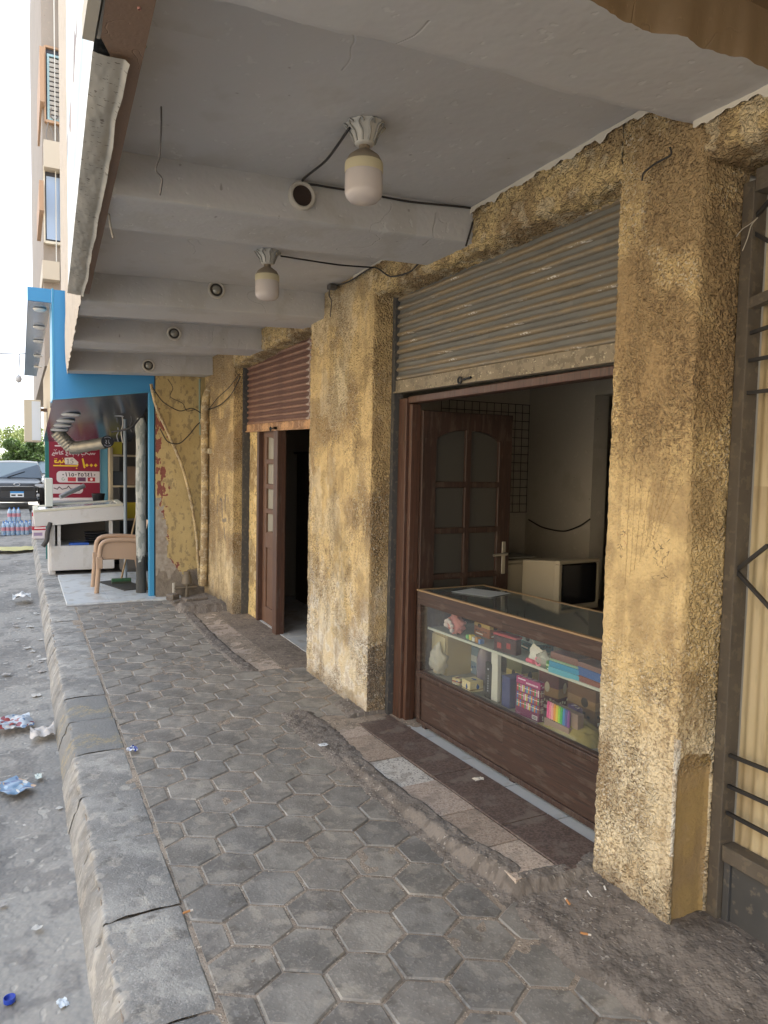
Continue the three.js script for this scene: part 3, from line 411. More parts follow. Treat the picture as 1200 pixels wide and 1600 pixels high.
// first shop: timber frame and open glazed door
function doorShape(w, h, panes, panel) { const s = new THREE.Shape(); s.moveTo(0, 0); s.lineTo(w, 0); s.lineTo(w, h); s.lineTo(0, h); s.closePath(); for (const p of [...panes, ...panel]) { const q = new THREE.Path(); q.moveTo(p[0], p[2]); if (p[5]) { q.quadraticCurveTo((p[0] + p[1]) / 2, p[2] + p[5], p[1], p[2]); } else q.lineTo(p[1], p[2]); q.lineTo(p[1], p[3] - (p[4] < 0 ? -p[4] : 0)); if (p[4]) q.quadraticCurveTo(mix(p[0], p[1], p[4] > 0 ? 0.25 : 0.75), p[3], p[0], p[3] - (p[4] > 0 ? p[4] : 0)); else q.lineTo(p[0], p[3]); q.closePath(); s.holes.push(q); } return s; }
{
  obj('door_frame', [box(2.185, 2.27, -0.03, 2.07, -4.163, -4.06, 0.006), box(2.205, 2.27, -0.03, 2.03, -4.058, -4.02, 0.004), box(2.195, 2.27, 2.035, 2.078, -4.058, -2.07, 0.006)], woodRed, bld);
  const d = group('door', bld); const w = 0.70, h = 1.97, x1 = 0.1, xm = w / 2, x2 = w - 0.1; const panes = [], hs = [0.62, 0.92, 1.22, 1.52];
  hs.forEach((y, k) => { const top = k === 3 ? 1.86 : y + 0.27; panes.push([x1, xm - 0.018, y, top, k === 3 ? 0.07 : 0, 0], [xm + 0.018, x2, y, top, k === 3 ? -0.07 : 0, 0]); });
  obj('leaf', planarUV(new THREE.ExtrudeGeometry(doorShape(w, h, panes, []), { depth: 0.04, bevelEnabled: true, bevelSize: 0.004, bevelThickness: 0.004, bevelSegments: 1 })), woodV, d);
  const pg = new THREE.MeshPhysicalMaterial({ color: L(0.10, 0.095, 0.085), transmission: 0.4, roughness: 0.3, thickness: 0, side: THREE.DoubleSide });
  for (const p of panes) obj('pane', box(p[0] - 0.006, p[1] + 0.006, p[2] - 0.006, p[3] + 0.006, 0.017, 0.022), pg, d);
  obj('handle', [box(w - 0.06, w - 0.03, 0.9, 1.12, 0.044, 0.052, 0.003), rod(V(w - 0.045, 1.04, 0.05), V(w - 0.045, 1.04, 0.09), 0.008), rod(V(w - 0.045, 1.04, 0.09), V(w - 0.16, 1.035, 0.09), 0.009)], flat(0.5, 0.48, 0.42, { metalness: 0.8, roughness: 0.35 }), d);
  d.position.set(2.275, 0.02, -4.04); d.rotation.y = 0.02;
}
{
  obj('door_reveal', wrapWall([[2.205, -7.27], [2.195, -7.6]], -0.02, 1.99, 0.02, 0.02, rough(0.006, 30, 551)), (() => { const m = texMat(stuccoTile, [1, 1], { bump: 0.006, color: L(1.1, 1.1, 1.0) }); m.map.repeat.set(0.33, 2); m.bumpMap.repeat.set(0.33, 2); return m; })(), bld);
  obj('door_frame', [box(2.18, 2.27, -0.02, 1.99, -7.285, -7.22, 0.006), box(2.16, 2.25, -0.02, 1.99, -6.675, -6.555, 0.008)], woodRed, bld);
  const d = group('door', bld), w = 0.545, h = 1.95, panes = [], x1 = 0.1, x2 = w - 0.1; [0.92, 1.17, 1.42, 1.67].forEach((y, k) => panes.push([x1, x2, y, k === 3 ? 1.9 : y + 0.21, k === 3 ? 0.08 : 0, k ? 0 : 0.05]));
  const panel = [[x1, x2, 0.16, 0.78, 0.0, 0]];
  obj('leaf', planarUV(new THREE.ExtrudeGeometry(doorShape(w, h, panes, panel), { depth: 0.04, bevelEnabled: true, bevelSize: 0.005, bevelThickness: 0.005, bevelSegments: 1 })), woodMid, d);
  obj('door_panel', box(x1 - 0.004, x2 + 0.004, 0.156, 0.784, 0.012, 0.03, 0.008), woodMid, d);
  const pg = phys(0.42, 0.40, 0.33, { roughness: 0.25, transmission: 0.25 }); for (const p of panes) obj('pane', box(p[0] - 0.006, p[1] + 0.006, p[2] - 0.006, p[3] + 0.006, 0.017, 0.022), pg, d);
  d.position.set(2.235, -0.0, -6.675); d.rotation.y = Math.PI / 2 + 0.0; 
}
{ const t = thing('shop_counter', 'dark wooden shop counter standing inside the doorway half closed by the red shutter', 'counter'); const a = at(460, 706, X, 2.95); obj('panel', box(2.95, 3.0, 0, a.y - 0.03, -8.2, -5.56), woodV, t); obj('counter_top', box(2.92, 3.4, a.y - 0.03, a.y, -8.25, -5.56, 0.006), woodV, t); }
// ---------------------------------------------------------------- gate beside the near column
{
  const t = thing('steel_gate', 'dark steel gate with beige ribbed sheets and thin black bars beside the stucco column', 'gate');
  const gx = 2.215, yL = at(1160, 1340, X, gx).y;
  obj('post', box(gx - 0.02, gx + 0.05, -0.1, 2.62, -1.712, -1.668, 0.004), metalBrown, t);
  obj('top_rail', box(gx - 0.02, gx + 0.05, 2.58, 2.655, -1.667, 0.4, 0.004), metalBrown, t);
  obj('kick_panel', [box(gx + 0.015, gx + 0.03, -0.1, yL, -1.667, 0.4), box(gx + 0.002, gx + 0.035, -0.1, yL, -1.666, -1.64, 0.003)], metalDark, t);
  obj('middle_rail', [box(gx - 0.012, gx + 0.05, yL - 0.045, yL + 0.012, -1.667, 0.4, 0.004)], metalBrown, t);
  const sheet = grid(500, 1, (u, v) => { const z = mix(-1.667, 0.4, u), p = V(gx + 0.055 + 0.004 * Math.sin(u * 500 / 5 * Math.PI * 2 / 2), mix(yL, 2.6, v), z); p.u = z; p.w = p.y; return p; });
  obj('ribbed_sheet', sheet, texMat(pairTex(512, 512, (u, v) => { const d = fb(u * 6, v * 3, 5, 0, 601), f = fb(u * 60, v * 12, 3, 0, 602); const c = mix3([0.50, 0.42, 0.26], [0.40, 0.32, 0.19], ss(0.4, 0.7, d)); return [...mix3(c, [0.22, 0.17, 0.1], 0.3 * ss(0.6, 0.75, f)), 0.5]; }), [0.9, 1.6], { bump: 0, rough: 0.6 }), t);
  const hb = (a, b, w = 0.012, m = blackM) => { const p = at(a[0], a[1], X, gx), q = at(b[0], b[1], X, gx), k = (0.3 - p.z) / (q.z - p.z); obj('bar', bar(p, p.clone().lerp(q, k), w, w), m, t); };
  hb([1168, 478], [1200, 464], 0.034, metalBrown); hb([1168, 522], [1200, 511]); hb([1168, 564], [1200, 558]); hb([1168, 614], [1200, 610]);
  hb([1140, 1180], [1200, 1204]); hb([1138, 1228], [1200, 1256]); hb([1136, 1270], [1200, 1304]);
  const db = (a, b) => { const p = at(a[0], a[1], X, gx), q = at(b[0], b[1], X, gx); obj('bar', bar(p, q, 0.012, 0.012), blackM, t); };
  db([1152, 890], [1200, 852]); db([1152, 894], [1235, 985]); db([1235, 985], [1232, 1210]); db([1175, 345], [1215, 300]); db([1175, 362], [1215, 385]); db([1178, 345], [1175, 362]);
  tag(obj('binding_wire', [tube([at(1184, 340, X, gx - 0.02), at(1172, 350, X, gx - 0.03), at(1160, 358, X, gx - 0.05), at(1150, 370, X, gx - 0.07)], 0.0016), tube([at(1184, 340, X, gx - 0.02), at(1174, 352, X, gx - 0.04), at(1168, 372, X, gx - 0.05), at(1160, 392, X, gx - 0.06)], 0.0016)], flat(0.45, 0.42, 0.36)), 'loose pale wire tied to the top of the steel gate', 'wire');
}
// ---------------------------------------------------------------- signboard on the edge of the upper floor
{
  const t = thing('signboard', 'weathered pale blue signboard with torn vinyl fixed along the edge above the pavement', 'signboard');
  const zE = -4.78, zS = -2.05, nrm = z => 0.187 + 0.0313 * (-z - 2.04), yS = z => 2.672 - 0.0195 * (-z - 3.1);
  const vinyl = pairTex(1024, 512, (u, v) => { const st = fb(u * 3, v * 26, 3, 0, 611), b = fb(u * 6, v * 4, 4, 0, 612), tear = Math.abs(v - 0.33 - 0.10 * (fb(u * 7, 1, 4, 0, 613) - 0.5)) < 0.03 * ss(0.45, 0.6, fb(u * 14, 5, 3, 0, 614)); let c = mix3([0.72, 0.76, 0.78], [0.42, 0.6, 0.74], ss(0.45, 0.62, st)); c = mix3(c, [0.8, 0.8, 0.78], ss(0.55, 0.7, b) * 0.5); if (tear) c = mix3([0.3, 0.2, 0.14], [0.16, 0.14, 0.13], b); return [...c, tear ? 0.2 : 0.6 + 0.2 * st]; });
  const face = grid(90, 24, (u, v) => { const z = mix(-0.6, zE, u), y = mix(yS(z) + 0.02, 4.9, v); const p = V(nrm(z) - 0.01 * (fb(z * 2, y * 2, 3, 0, 615)) - 0.006 * fb(z * 1, y * 9, 2, 0, 616), y, z); p.u = u; p.w = v; return p; });
  obj('vinyl_face', face, texMat(vinyl, [1, 1], { bump: 0.006, rough: 0.6 }), t);
  const rust = texMat(plasterTile, [0.7, 0.7], { bump: 0.004, rough: 0.7, color: L(0.36, 0.24, 0.17) });
  obj('backing_board', grid(60, 6, (u, v) => { const z = mix(-0.6, zE, u), p = V(mix(nrm(z) + (z > zS ? 0.004 : 0.03), xo(z) + 0.02, v), yS(z) - 0.004 * fb(z * 9, 2, 2, 0, 617), z); p.u = p.x; p.w = z; return p; }), rust, t);
  const crump = texMat(pairTex(512, 512, (u, v) => { const b = fb(u * 5, v * 5, 5, 5, 621), r = ss(0.72, 0.76, fb(u * 30, v * 60, 3, 0, 622)); return [...mix3(mix3([0.38, 0.36, 0.31], [0.54, 0.51, 0.44], b), [0.10, 0.07, 0.05], r * 0.8), b]; }), [0.5, 0.5], { bump: 0.003, rough: 0.5, metal: 0.35 });
  obj('metal_strip', grid(240, 16, (u, v) => { const z = mix(zS, zE - 0.01, u), wv = 0.012 * (fb(z * 2.1, 8, 5, 0, 623) - 0.5) * 2, x = mix(nrm(z) - 0.012, nrm(z) + 0.078 + wv, v), y = yS(z) - 0.004 - 0.006 * Math.sin(v * Math.PI) - 0.009 * (fb(z * 9, x * 30, 3, 0, 624)) ; const p = V(x, y - 0.012 * ss(0.85, 1, v), z); p.u = x; p.w = z; return p; }), crump, t);
  obj('edge_trim', [box(0.150, 0.178, 2.70, 2.76, -2.04, -0.7), box(0.184, 0.192, 2.71, 2.76, -2.04, -0.7)], flat(0.5, 0.46, 0.38), t);
  obj('rag', tube([at(212, 0, Y, 2.71), at(216, 8, Y, 2.70), at(218, 15, Y, 2.69)], 0.004), flat(0.5, 0.25, 0.22), t); obj('rag', tube([at(214, 78, Y, 2.71), at(220, 73, Y, 2.70), at(227, 71, Y, 2.70)], 0.006), flat(0.55, 0.48, 0.4), t);
}
// ---------------------------------------------------------------- ceiling lamps, recessed spots, cables
function lampAt(px, py, label) {
  const c = at(px, py, Y, 2.9), y = yC(c.z) - 0.07 * (2.1 - c.x) / 1.8 + 0.004;
  const t = thing('ceiling_lamp', label, 'lamp', [c.x, y, c.z], 0, 'bulbs under the overhang');
  const ped = new THREE.LatheGeometry([[0.066, 0], [0.067, -0.008], [0.058, -0.018], [0.05, -0.03], [0.042, -0.05], [0.036, -0.074], [0.03, -0.082], [0.0, -0.082]].map(p => new THREE.Vector2(...p)), 48); const pp = ped.attributes.position; for (let i = 0; i < pp.count; i++) { const x = pp.getX(i), z = pp.getZ(i), yy = pp.getY(i), a = Math.atan2(z, x), k = 1 + 0.09 * Math.abs(Math.sin(a * 5)) * ss(-0.08, 0, yy); pp.setX(i, x * k); pp.setZ(i, z * k); } ped.computeVertexNormals();
  const por = phys(0.62, 0.60, 0.54, { roughness: 0.35 }); obj('ceramic_base', ped, por, t);
  for (let k = 0; k < 10; k++) { const a = k / 10 * Math.PI * 2 + 0.3; obj('petal', tube([V(Math.cos(a) * 0.038, -0.074, Math.sin(a) * 0.038), V(Math.cos(a) * 0.05, -0.045, Math.sin(a) * 0.05), V(Math.cos(a + 0.16) * 0.066, -0.022, Math.sin(a + 0.16) * 0.066), V(Math.cos(a) * 0.077, -0.01, Math.sin(a) * 0.077), V(Math.cos(a - 0.16) * 0.066, -0.022, Math.sin(a - 0.16) * 0.066)], 0.004, 16, 5), flat(0.42, 0.41, 0.38, { metalness: 0.5, roughness: 0.4 }), t); }
  obj('neck', lathe([[0.02, -0.08], [0.02, -0.1], [0.03, -0.108]]), flat(0.26, 0.21, 0.15), t);
  const b = obj('bulb_collar', lathe([[0.02, -0.095], [0.036, -0.105], [0.056, -0.12], [0.066, -0.138], [0.069, -0.155]], 32), flat(0.24, 0.2, 0.15), t);
  obj('bulb_ring', lathe([[0.0695, -0.144], [0.071, -0.156], [0.071, -0.176], [0.0695, -0.18]], 32), flat(0.56, 0.5, 0.33), t);
  obj('bulb', lathe([[0.0685, -0.178], [0.07, -0.2], [0.07, -0.25], [0.066, -0.266], [0.052, -0.28], [0.025, -0.287], [0, -0.289]], 32), phys(0.66, 0.6, 0.57, { roughness: 0.25, transmission: 0.15 }), t);
  return t;
}
const lamp1 = lampAt(570, 192, 'larger hanging white bulb on an ornate silver base close to the grey shutter'), lamp2 = lampAt(418, 387, 'white bulb on an ornate silver base near the head of the middle column');
const plastM = flat(0.52, 0.49, 0.43, { roughness: 0.6 });
[[472, 306, -3.10, 0.062, 1, 'wide empty white spotlight ring in the ceiling beam beside the larger bulb'], [338, 453, -5.05, 0.06, 0, 'recessed spotlight with glass bulb in the beam beyond the second bulb'], [272, 521, -6.6, 0.062, 0, 'recessed spotlight in the third ceiling beam, level with the red shutter'], [232, 571, -8.5, 0.07, 0, 'small recessed spotlight in the stained last beam above the blue panel']].forEach(([px, py, z, r, hole, label]) => {
  const c = at(px, py, Z, z + 0.006), t = thing('recessed_spotlight', label, 'spotlight', [c.x, c.y, c.z], 0, 'spotlights let into the beams');
  const ring = new THREE.LatheGeometry([[r, -0.01], [r, 0.006], [r * 0.93, 0.014], [r * 0.78, 0.014], [r * 0.72, 0.006], [r * 0.7, -0.002]].map(p => new THREE.Vector2(...p)), 36).rotateX(Math.PI / 2); obj('ring', ring, plastM, t);
  obj('housing', new THREE.LatheGeometry([[r * 0.72, 0.003], [r * 0.7, 0.002], [r * 0.3, 0.0015], [0, 0.001]].map(p => new THREE.Vector2(...p)), 28).rotateX(Math.PI / 2), hole ? flat(0.035, 0.02, 0.015) : flat(0.045, 0.04, 0.035), t);
  if (!hole) obj('bulb', new THREE.SphereGeometry(r * 0.5, 20, 12).scale(1, 1, 0.5).translate(0, 0, 0.004), phys(0.35, 0.34, 0.3, { roughness: 0.1, metalness: 0.4 }), t);
});
const cable = (label, pts, r = 0.0045, m = cableM, name = 'cable') => tag(obj(name, tube(pts, r, pts.length * 8), m), label, 'cable');
const lb = lamp1.position, l2 = lamp2.position;
cable('twisted black cable looping from the larger bulb past the beam ring to the wall', [V(lb.x - 0.06, lb.y - 0.03, lb.z), at(510, 250, Y, 2.86), at(472, 283, Z, -3.085), at(500, 290, Z, -3.085), at(560, 300, Z, -3.085), at(640, 315, Z, -3.085), at(742, 327, Z, -3.09), at(738, 350, Z, -3.085), at(728, 384, Z, -3.085)], 0.005);
cable('thin black cable running from the second bulb to the middle column head', [V(l2.x + 0.08, l2.y - 0.02, l2.z), at(470, 405, Y, 2.85), at(530, 414, Y, 2.86), at(583, 418, X, 1.98)], 0.005);
cable('black cable sagging across the head of the middle column below the lintel', [at(516, 448, X, 1.985), at(545, 440, X, 1.98), at(583, 418, X, 1.985), at(610, 432, X, 1.985), at(640, 425, X, 1.985), at(655, 410, X, 1.985)], 0.0045);
tag(obj('wire_connector', [box(-0.03, 0.03, -0.02, 0.015, -0.03, 0.03, 0.008).translate(...at(519, 448, X, 1.96).toArray()), tube([at(516, 450, X, 1.95), at(514, 462, X, 1.95), at(518, 470, X, 1.95), at(516, 495, X, 1.97)], 0.004)], flat(0.1, 0.09, 0.08)), 'taped black wire joint at the top corner of the middle column', 'wire joint');
cable('loose grey wire dangling from a hook in the ceiling near the street edge', [at(252, 167, Y, 2.83), at(252, 200, Z, at(252, 167, Y, 2.83).z + 0.02), at(249, 245, Z, at(252, 167, Y, 2.83).z + 0.02), at(243, 265, Z, at(252, 167, Y, 2.83).z + 0.03), at(253, 280, Z, at(252, 167, Y, 2.83).z), at(250, 305, Z, at(252, 167, Y, 2.83).z)], 0.003, flat(0.16, 0.15, 0.15), 'loose_wire');
cable('stub of pale wire hanging from the end of the first ceiling beam', [at(162, 332, Z, -3.35), at(170, 335, Z, -3.33), at(172, 350, Z, -3.33), at(177, 372, Z, -3.33)], 0.005, flat(0.3, 0.28, 0.25), 'loose_wire');
cable('bent wire hook stuck in the stucco high on the near column', [at(1003, 282, X, 1.99), at(1006, 270, X, 1.98), at(1025, 255, X, 1.98), at(1048, 242, X, 1.985), at(1047, 230, X, 1.99)], 0.0035, cableM, 'wire_hook');
// ---------------------------------------------------------------- glass counter and what is in it
const cOrg = V(2.222, 0.002, -3.905), cTilt = -0.028; // the counter leans with the doorstep
{
  const t = thing('glass_counter', 'dark wooden shop counter with glass front and top standing in the near doorway', 'display counter', cOrg.toArray()); t.rotation.x = cTilt;
  const Lc = 1.78, D = 0.5, m = woodH;
  obj('front_panel', box(0.012, 0.03, 0.035, 0.325, 0.03, Lc - 0.03), m, t);
  obj('base_rail', [box(0.0, 0.04, 0.022, 0.05, 0, Lc, 0.003), box(-0.008, 0.035, 0.32, 0.35, 0, Lc, 0.006), box(-0.004, 0.03, 0.352, 0.362, 0.002, Lc, 0.003)], woodV, t);
  obj('front_frame', [box(0, 0.045, 0.775, 0.858, 0, Lc, 0.004), box(0, 0.045, 0.05, 0.775, 0, 0.038, 0.004), box(0, 0.045, 0.05, 0.775, Lc - 0.038, Lc, 0.004)], m, t);
  const goldM = flat(0.3, 0.2, 0.1, { roughness: 0.5 }); obj('top_frame', [box(-0.006, 0.018, 0.8585, 0.868, 0, Lc, 0.003), box(D - 0.018, D + 0.006, 0.8585, 0.868, 0, Lc, 0.003), box(0.019, D - 0.019, 0.8585, 0.868, 0, 0.022, 0.003)], goldM, t);
  obj('side_panel', [box(0.046, D, 0.022, 0.856, 0.004, 0.02), box(0.046, D, 0.022, 0.856, Lc - 0.02, Lc - 0.004)], woodV, t);
  obj('base_board', box(0.04, D, 0.33, 0.346, 0.022, Lc - 0.022), flat(0.3, 0.27, 0.22), t);
  obj('back_panel', box(D - 0.012, D - 0.002, 0.05, 0.62, 0.022, Lc - 0.022), flat(0.16, 0.14, 0.12), t);
  obj('front_glass', box(0.016, 0.02, 0.363, 0.774, 0.04, Lc - 0.04), dustyGlass, t);
  obj('top_glass', box(0.02, D - 0.02, 0.860, 0.865, 0.024, Lc - 0.022), new THREE.MeshPhysicalMaterial({ color: L(0.45, 0.5, 0.48), transmission: 0.8, roughness: 0.06, thickness: 0, side: THREE.DoubleSide }), t);
  obj('glass_shelf', box(0.07, D - 0.03, 0.618, 0.624, 0.024, Lc - 0.022), new THREE.MeshPhysicalMaterial({ color: L(0.75, 0.8, 0.76), transmission: 0.55, roughness: 0.2, thickness: 0, side: THREE.DoubleSide }), t);
  obj('shelf_edge', box(0.062, 0.072, 0.614, 0.628, 0.024, Lc - 0.022, 0.002), flat(0.55, 0.55, 0.48), t);
  const sup = flat(0.6, 0.58, 0.52); obj('shelf_support', [box(0.075, 0.1, 0.347, 0.613, 0.70, 0.76, 0.003), ...Array.from({ length: 7 }, (_, k) => box(0.0735, 0.0745, 0.38 + k * 0.033, 0.388 + k * 0.033, 0.715, 0.745))], sup, t);
  for (const z of [0.04, 0.95, 1.7]) obj('foot', box(0.02, 0.06, -0.03, 0.021, z, z + 0.04), woodV, t);
}
// put a thing on one of the counter's shelves, by where the photograph shows its front; yl is the shelf height in the counter
function shelfPos(px, py, x) { const p = at(px, py, X, x); return p.z; }
const shelfY = (z, yl) => cOrg.y + yl * Math.cos(cTilt) - (z - cOrg.z) * Math.sin(cTilt);
function item(name, label, category, px, x, yl, turn = 0, grp) { const z = shelfPos(px, yl < 0.5 ? 1080 : 1000, x); return thing(name, label, category, [x, shelfY(z, yl) + 0.001, z], turn, grp); }
const LO = 0.346, HI = 0.624;
{
  let t = item('cardboard_carton', 'old brown carton with a crumpled plastic bag of balls inside the glass counter', 'carton', 700, 2.42, LO); obj('carton', [box(-0.09, 0.09, 0, 0.25, -0.12, 0.12, 0.004)], flat(0.46, 0.36, 0.2), t); obj('lid_flap', box(-0.1, -0.091, 0.02, 0.24, -0.11, 0.11), flat(0.5, 0.42, 0.26), t);
  const bag = new THREE.SphereGeometry(0.075, 28, 20), bp = bag.attributes.position; for (let i = 0; i < bp.count; i++) { const a = V().fromBufferAttribute(bp, i), k = 1 + 0.75 * (fb3(a.x * 42, a.y * 42, a.z * 42, 4) - 0.5), pn = a.y > 0.03 ? 1 - 7 * (a.y - 0.03) : 1; bp.setXYZ(i, a.x * k * 0.6 * pn, a.y * k * 1.25, a.z * k * pn); } bag.computeVertexNormals();
  t = item('plastic_bag', 'clear plastic bag of small beige balls beside the brown carton in the counter', 'bag', 684, 2.31, LO); obj('bag', bag.clone().translate(0, 0.09, 0), new THREE.MeshPhysicalMaterial({ color: L(0.8, 0.76, 0.68), transmission: 0.5, roughness: 0.25, thickness: 0, side: THREE.DoubleSide }), t); for (let k = 0; k < 9; k++) obj('ball', new THREE.SphereGeometry(0.017, 12, 8).translate(rr(-0.02, 0.02), 0.025 + (k > 4 ? 0.03 : 0), rr(-0.045, 0.045)), k === 3 ? flat(0.06, 0.3, 0.08) : flat(0.5, 0.4, 0.27), t);
  t = item('small_box', 'small cream box with a blue mark on the counter floor', 'box', 738, 2.31, LO); const cb = canvasTex(128, 128, (g, w, h) => { g.fillStyle = '#d8c79a'; g.fillRect(0, 0, w, h); g.fillStyle = '#8a6a3a'; g.fillRect(0, 96, w, 10); g.fillStyle = '#1f4f94'; g.beginPath(); g.moveTo(70, 30); g.quadraticCurveTo(105, 70, 80, 100); g.quadraticCurveTo(48, 90, 70, 30); g.fill(); g.strokeStyle = '#4a5a70'; g.strokeRect(12, 30, 28, 40); }); obj('box', new RoundedBoxGeometry(0.09, 0.062, 0.085, 1, 0.002).translate(0, 0.031, 0), new THREE.MeshStandardMaterial({ map: cb, roughness: 0.7 }), t);
  t = item('dark_bottle', 'violet tinted bottle half hidden behind the black box in the counter', 'bottle', 757, 2.45, LO); obj('body', lathe([[0, 0], [0.05, 0.002], [0.052, 0.15], [0.04, 0.2], [0.02, 0.23], [0.02, 0.25], [0, 0.25]]), phys(0.22, 0.18, 0.24, { roughness: 0.2 }), t); obj('cap', lathe([[0.024, 0.24], [0.024, 0.265], [0, 0.266]]), flat(0.5, 0.5, 0.5), t);
  t = item('black_box', 'tall black upright box with pale lettering beside the shelf support', 'box', 768, 2.32, LO); const kb = canvasTex(64, 256, (g, w, h) => { g.fillStyle = '#17171b'; g.fillRect(0, 0, w, h); g.fillStyle = '#a8a8b0'; g.fillRect(22, 40, 14, 12); for (let k = 0; k < 7; k++) g.fillRect(26, 90 + k * 18, 10, 9); }); obj('box', new RoundedBoxGeometry(0.05, 0.2, 0.06, 1, 0.002).translate(0, 0.1, 0), new THREE.MeshStandardMaterial({ map: kb, roughness: 0.6 }), t);
  t = item('blue_box', 'dark blue box standing between the support and the pen set', 'box', 802, 2.34, LO); obj('box', box(-0.05, 0.05, 0, 0.165, -0.035, 0.035, 0.003), flat(0.05, 0.06, 0.18), t);
  t = item('pen_set', 'purple pack holding rows of many coloured pens in the glass counter', 'pen set', 828, 2.30, LO, 0.12); const ps = canvasTex(256, 320, (g, w, h) => { g.fillStyle = '#6d1d52'; g.fillRect(0, 0, w, h); g.fillStyle = '#a03070'; g.fillRect(0, 0, w, 54); g.fillStyle = '#e8dfe6'; g.fillRect(20, 14, 80, 10); for (let k = 0; k < 9; k++) g.fillRect(110 + k * 14, 30, 9, 13); const cs = ['#c23b3b', '#d88a2f', '#d9c24a', '#4c9a54', '#3a6fb4', '#7a4ba6', '#d66a9c', '#8a5a3c', '#57b0b8', '#d8d4cc']; for (let r = 0; r < 3; r++) for (let c = 0; c < 14; c++) { g.fillStyle = cs[(c * 3 + r * 4) % 10]; g.fillRect(12 + c * 17, 64 + r * 66, 13, 54); g.fillStyle = '#e9e2d6'; g.fillRect(12 + c * 17, 82 + r * 66, 13, 6); } g.fillStyle = '#e9e4e8'; g.fillRect(180, 276, 56, 34); g.fillStyle = '#111'; for (let k = 0; k < 12; k++) g.fillRect(184 + k * 4, 280, 2, 26); }); obj('pack', new RoundedBoxGeometry(0.03, 0.2, 0.17, 1, 0.002).translate(0, 0.1, 0), new THREE.MeshStandardMaterial({ map: ps, roughness: 0.4 }), t);
  t = item('highlighter_pack', 'row of rainbow coloured markers lying in front of the pen set', 'markers', 874, 2.285, LO); ['#e85a9a', '#f08ab0', '#f3b0b0', '#f0a040', '#f0d84a', '#a8d850', '#50b868', '#4a90d0', '#5a5aa8', '#8a4aa0'].forEach((c, k) => { const mk = obj('marker', rod(V(0, 0.05, -0.075 + k * 0.0165), V(0, 0.115, -0.075 + k * 0.0165), 0.0078, 0.0078, 10), new THREE.MeshStandardMaterial({ color: c, roughness: 0.4 }), t); obj('cap', rod(V(0, 0.115, -0.075 + k * 0.0165), V(0, 0.13, -0.075 + k * 0.0165), 0.006, 0.005, 8), new THREE.MeshStandardMaterial({ color: c, roughness: 0.4 }), mk); }); obj('tray', [box(-0.012, 0.05, 0, 0.049, -0.09, 0.09, 0.003), box(0.012, 0.05, 0.049, 0.12, -0.09, 0.12, 0.003)], flat(0.3, 0.2, 0.16), t);
  const bg2 = grid(40, 20, (u, v) => { const z = mix(-0.19, 0.19, u), x = mix(-0.1, 0.08, v), h = 0.085 * Math.sin(Math.PI * u) * Math.sin(Math.PI * v) * (0.6 + 0.8 * fb(u * 7, v * 5, 3, 0, 633)); return V(x, h + 0.002, z); }); t = item('yellow_bag', 'crumpled yellowish plastic bag lying at the near end of the counter floor', 'bag', 905, 2.36, LO); obj('bag', bg2, phys(0.42, 0.33, 0.1, { roughness: 0.25, transmission: 0.2 }), t);
  // upper shelf
  t = item('pink_bundle', 'bundle of pink and white trinkets in clear film on the upper glass shelf', 'bundle', 712, 2.34, HI); obj('wrap', bag.clone().scale(1, 0.62, 0.95).translate(0, 0.062, 0), new THREE.MeshPhysicalMaterial({ color: L(0.8, 0.32, 0.3), transmission: 0.25, roughness: 0.3, thickness: 0, side: THREE.DoubleSide }), t); for (let k = 0; k < 8; k++) obj('trinket', new THREE.SphereGeometry(0.014, 10, 8).translate(-0.045 + rr(-0.01, 0.01), 0.03 + rr(0, 0.07), rr(-0.05, 0.05)), flat(0.7, 0.6, 0.58), t);
  t = item('eraser_row', 'little coloured erasers scattered on the upper shelf next to the pink bundle', 'erasers', 742, 2.33, HI); [[0.2, 0.5, 0.2], [0.6, 0.5, 0.1], [0.6, 0.6, 0.55], [0.5, 0.25, 0.08], [0.15, 0.25, 0.5]].forEach((c, k) => obj('eraser', box(-0.015, 0.015, 0, 0.026 + 0.006 * (k % 2), -0.075 + k * 0.032, -0.052 + k * 0.032, 0.004), flat(...c), t));
  t = item('pencil_case', 'red and black printed pencil case on the upper glass shelf', 'pencil case', 792, 2.33, HI, 0.15); obj('case', box(-0.02, 0.03, 0, 0.085, -0.085, 0.085, 0.01), flat(0.06, 0.025, 0.03), t); obj('lid', box(-0.021, 0.031, 0.086, 0.1, -0.086, 0.086, 0.004), flat(0.4, 0.05, 0.06), t); obj('print', [box(-0.0225, -0.0205, 0.02, 0.05, -0.05, -0.02), box(-0.0225, -0.0205, 0.03, 0.06, 0.02, 0.05)], flat(0.35, 0.05, 0.05), t);
  t = item('paper_bag', 'crumpled white paper packet with pink items on the upper shelf', 'packet', 832, 2.32, HI); obj('paper', grid(16, 12, (u, v) => V(0.02 + 0.03 * fb(u * 5, v * 5, 3, 0, 641) - 0.05 * v * 0.4, 0.1 * (1 - v) * (1 - 0.55 * u) + 0.002, mix(-0.06, 0.1, u) + 0.02 * fb(u * 4, v * 6, 2, 0, 642))), flat(0.72, 0.7, 0.66), t); obj('pink_item', rod(V(-0.02, 0.014, -0.01), V(-0.02, 0.014, 0.045), 0.012), flat(0.7, 0.12, 0.2), t); obj('pink_item', new THREE.TorusGeometry(0.02, 0.006, 8, 16).rotateY(1.5).translate(-0.02, 0.026, 0.075), flat(0.75, 0.2, 0.3), t); obj('clear_film', bag.clone().scale(0.7, 0.4, 0.7).translate(0.0, 0.04, 0.1), new THREE.MeshPhysicalMaterial({ color: L(0.8, 0.8, 0.75), transmission: 0.7, roughness: 0.15, thickness: 0, side: THREE.DoubleSide }), t);
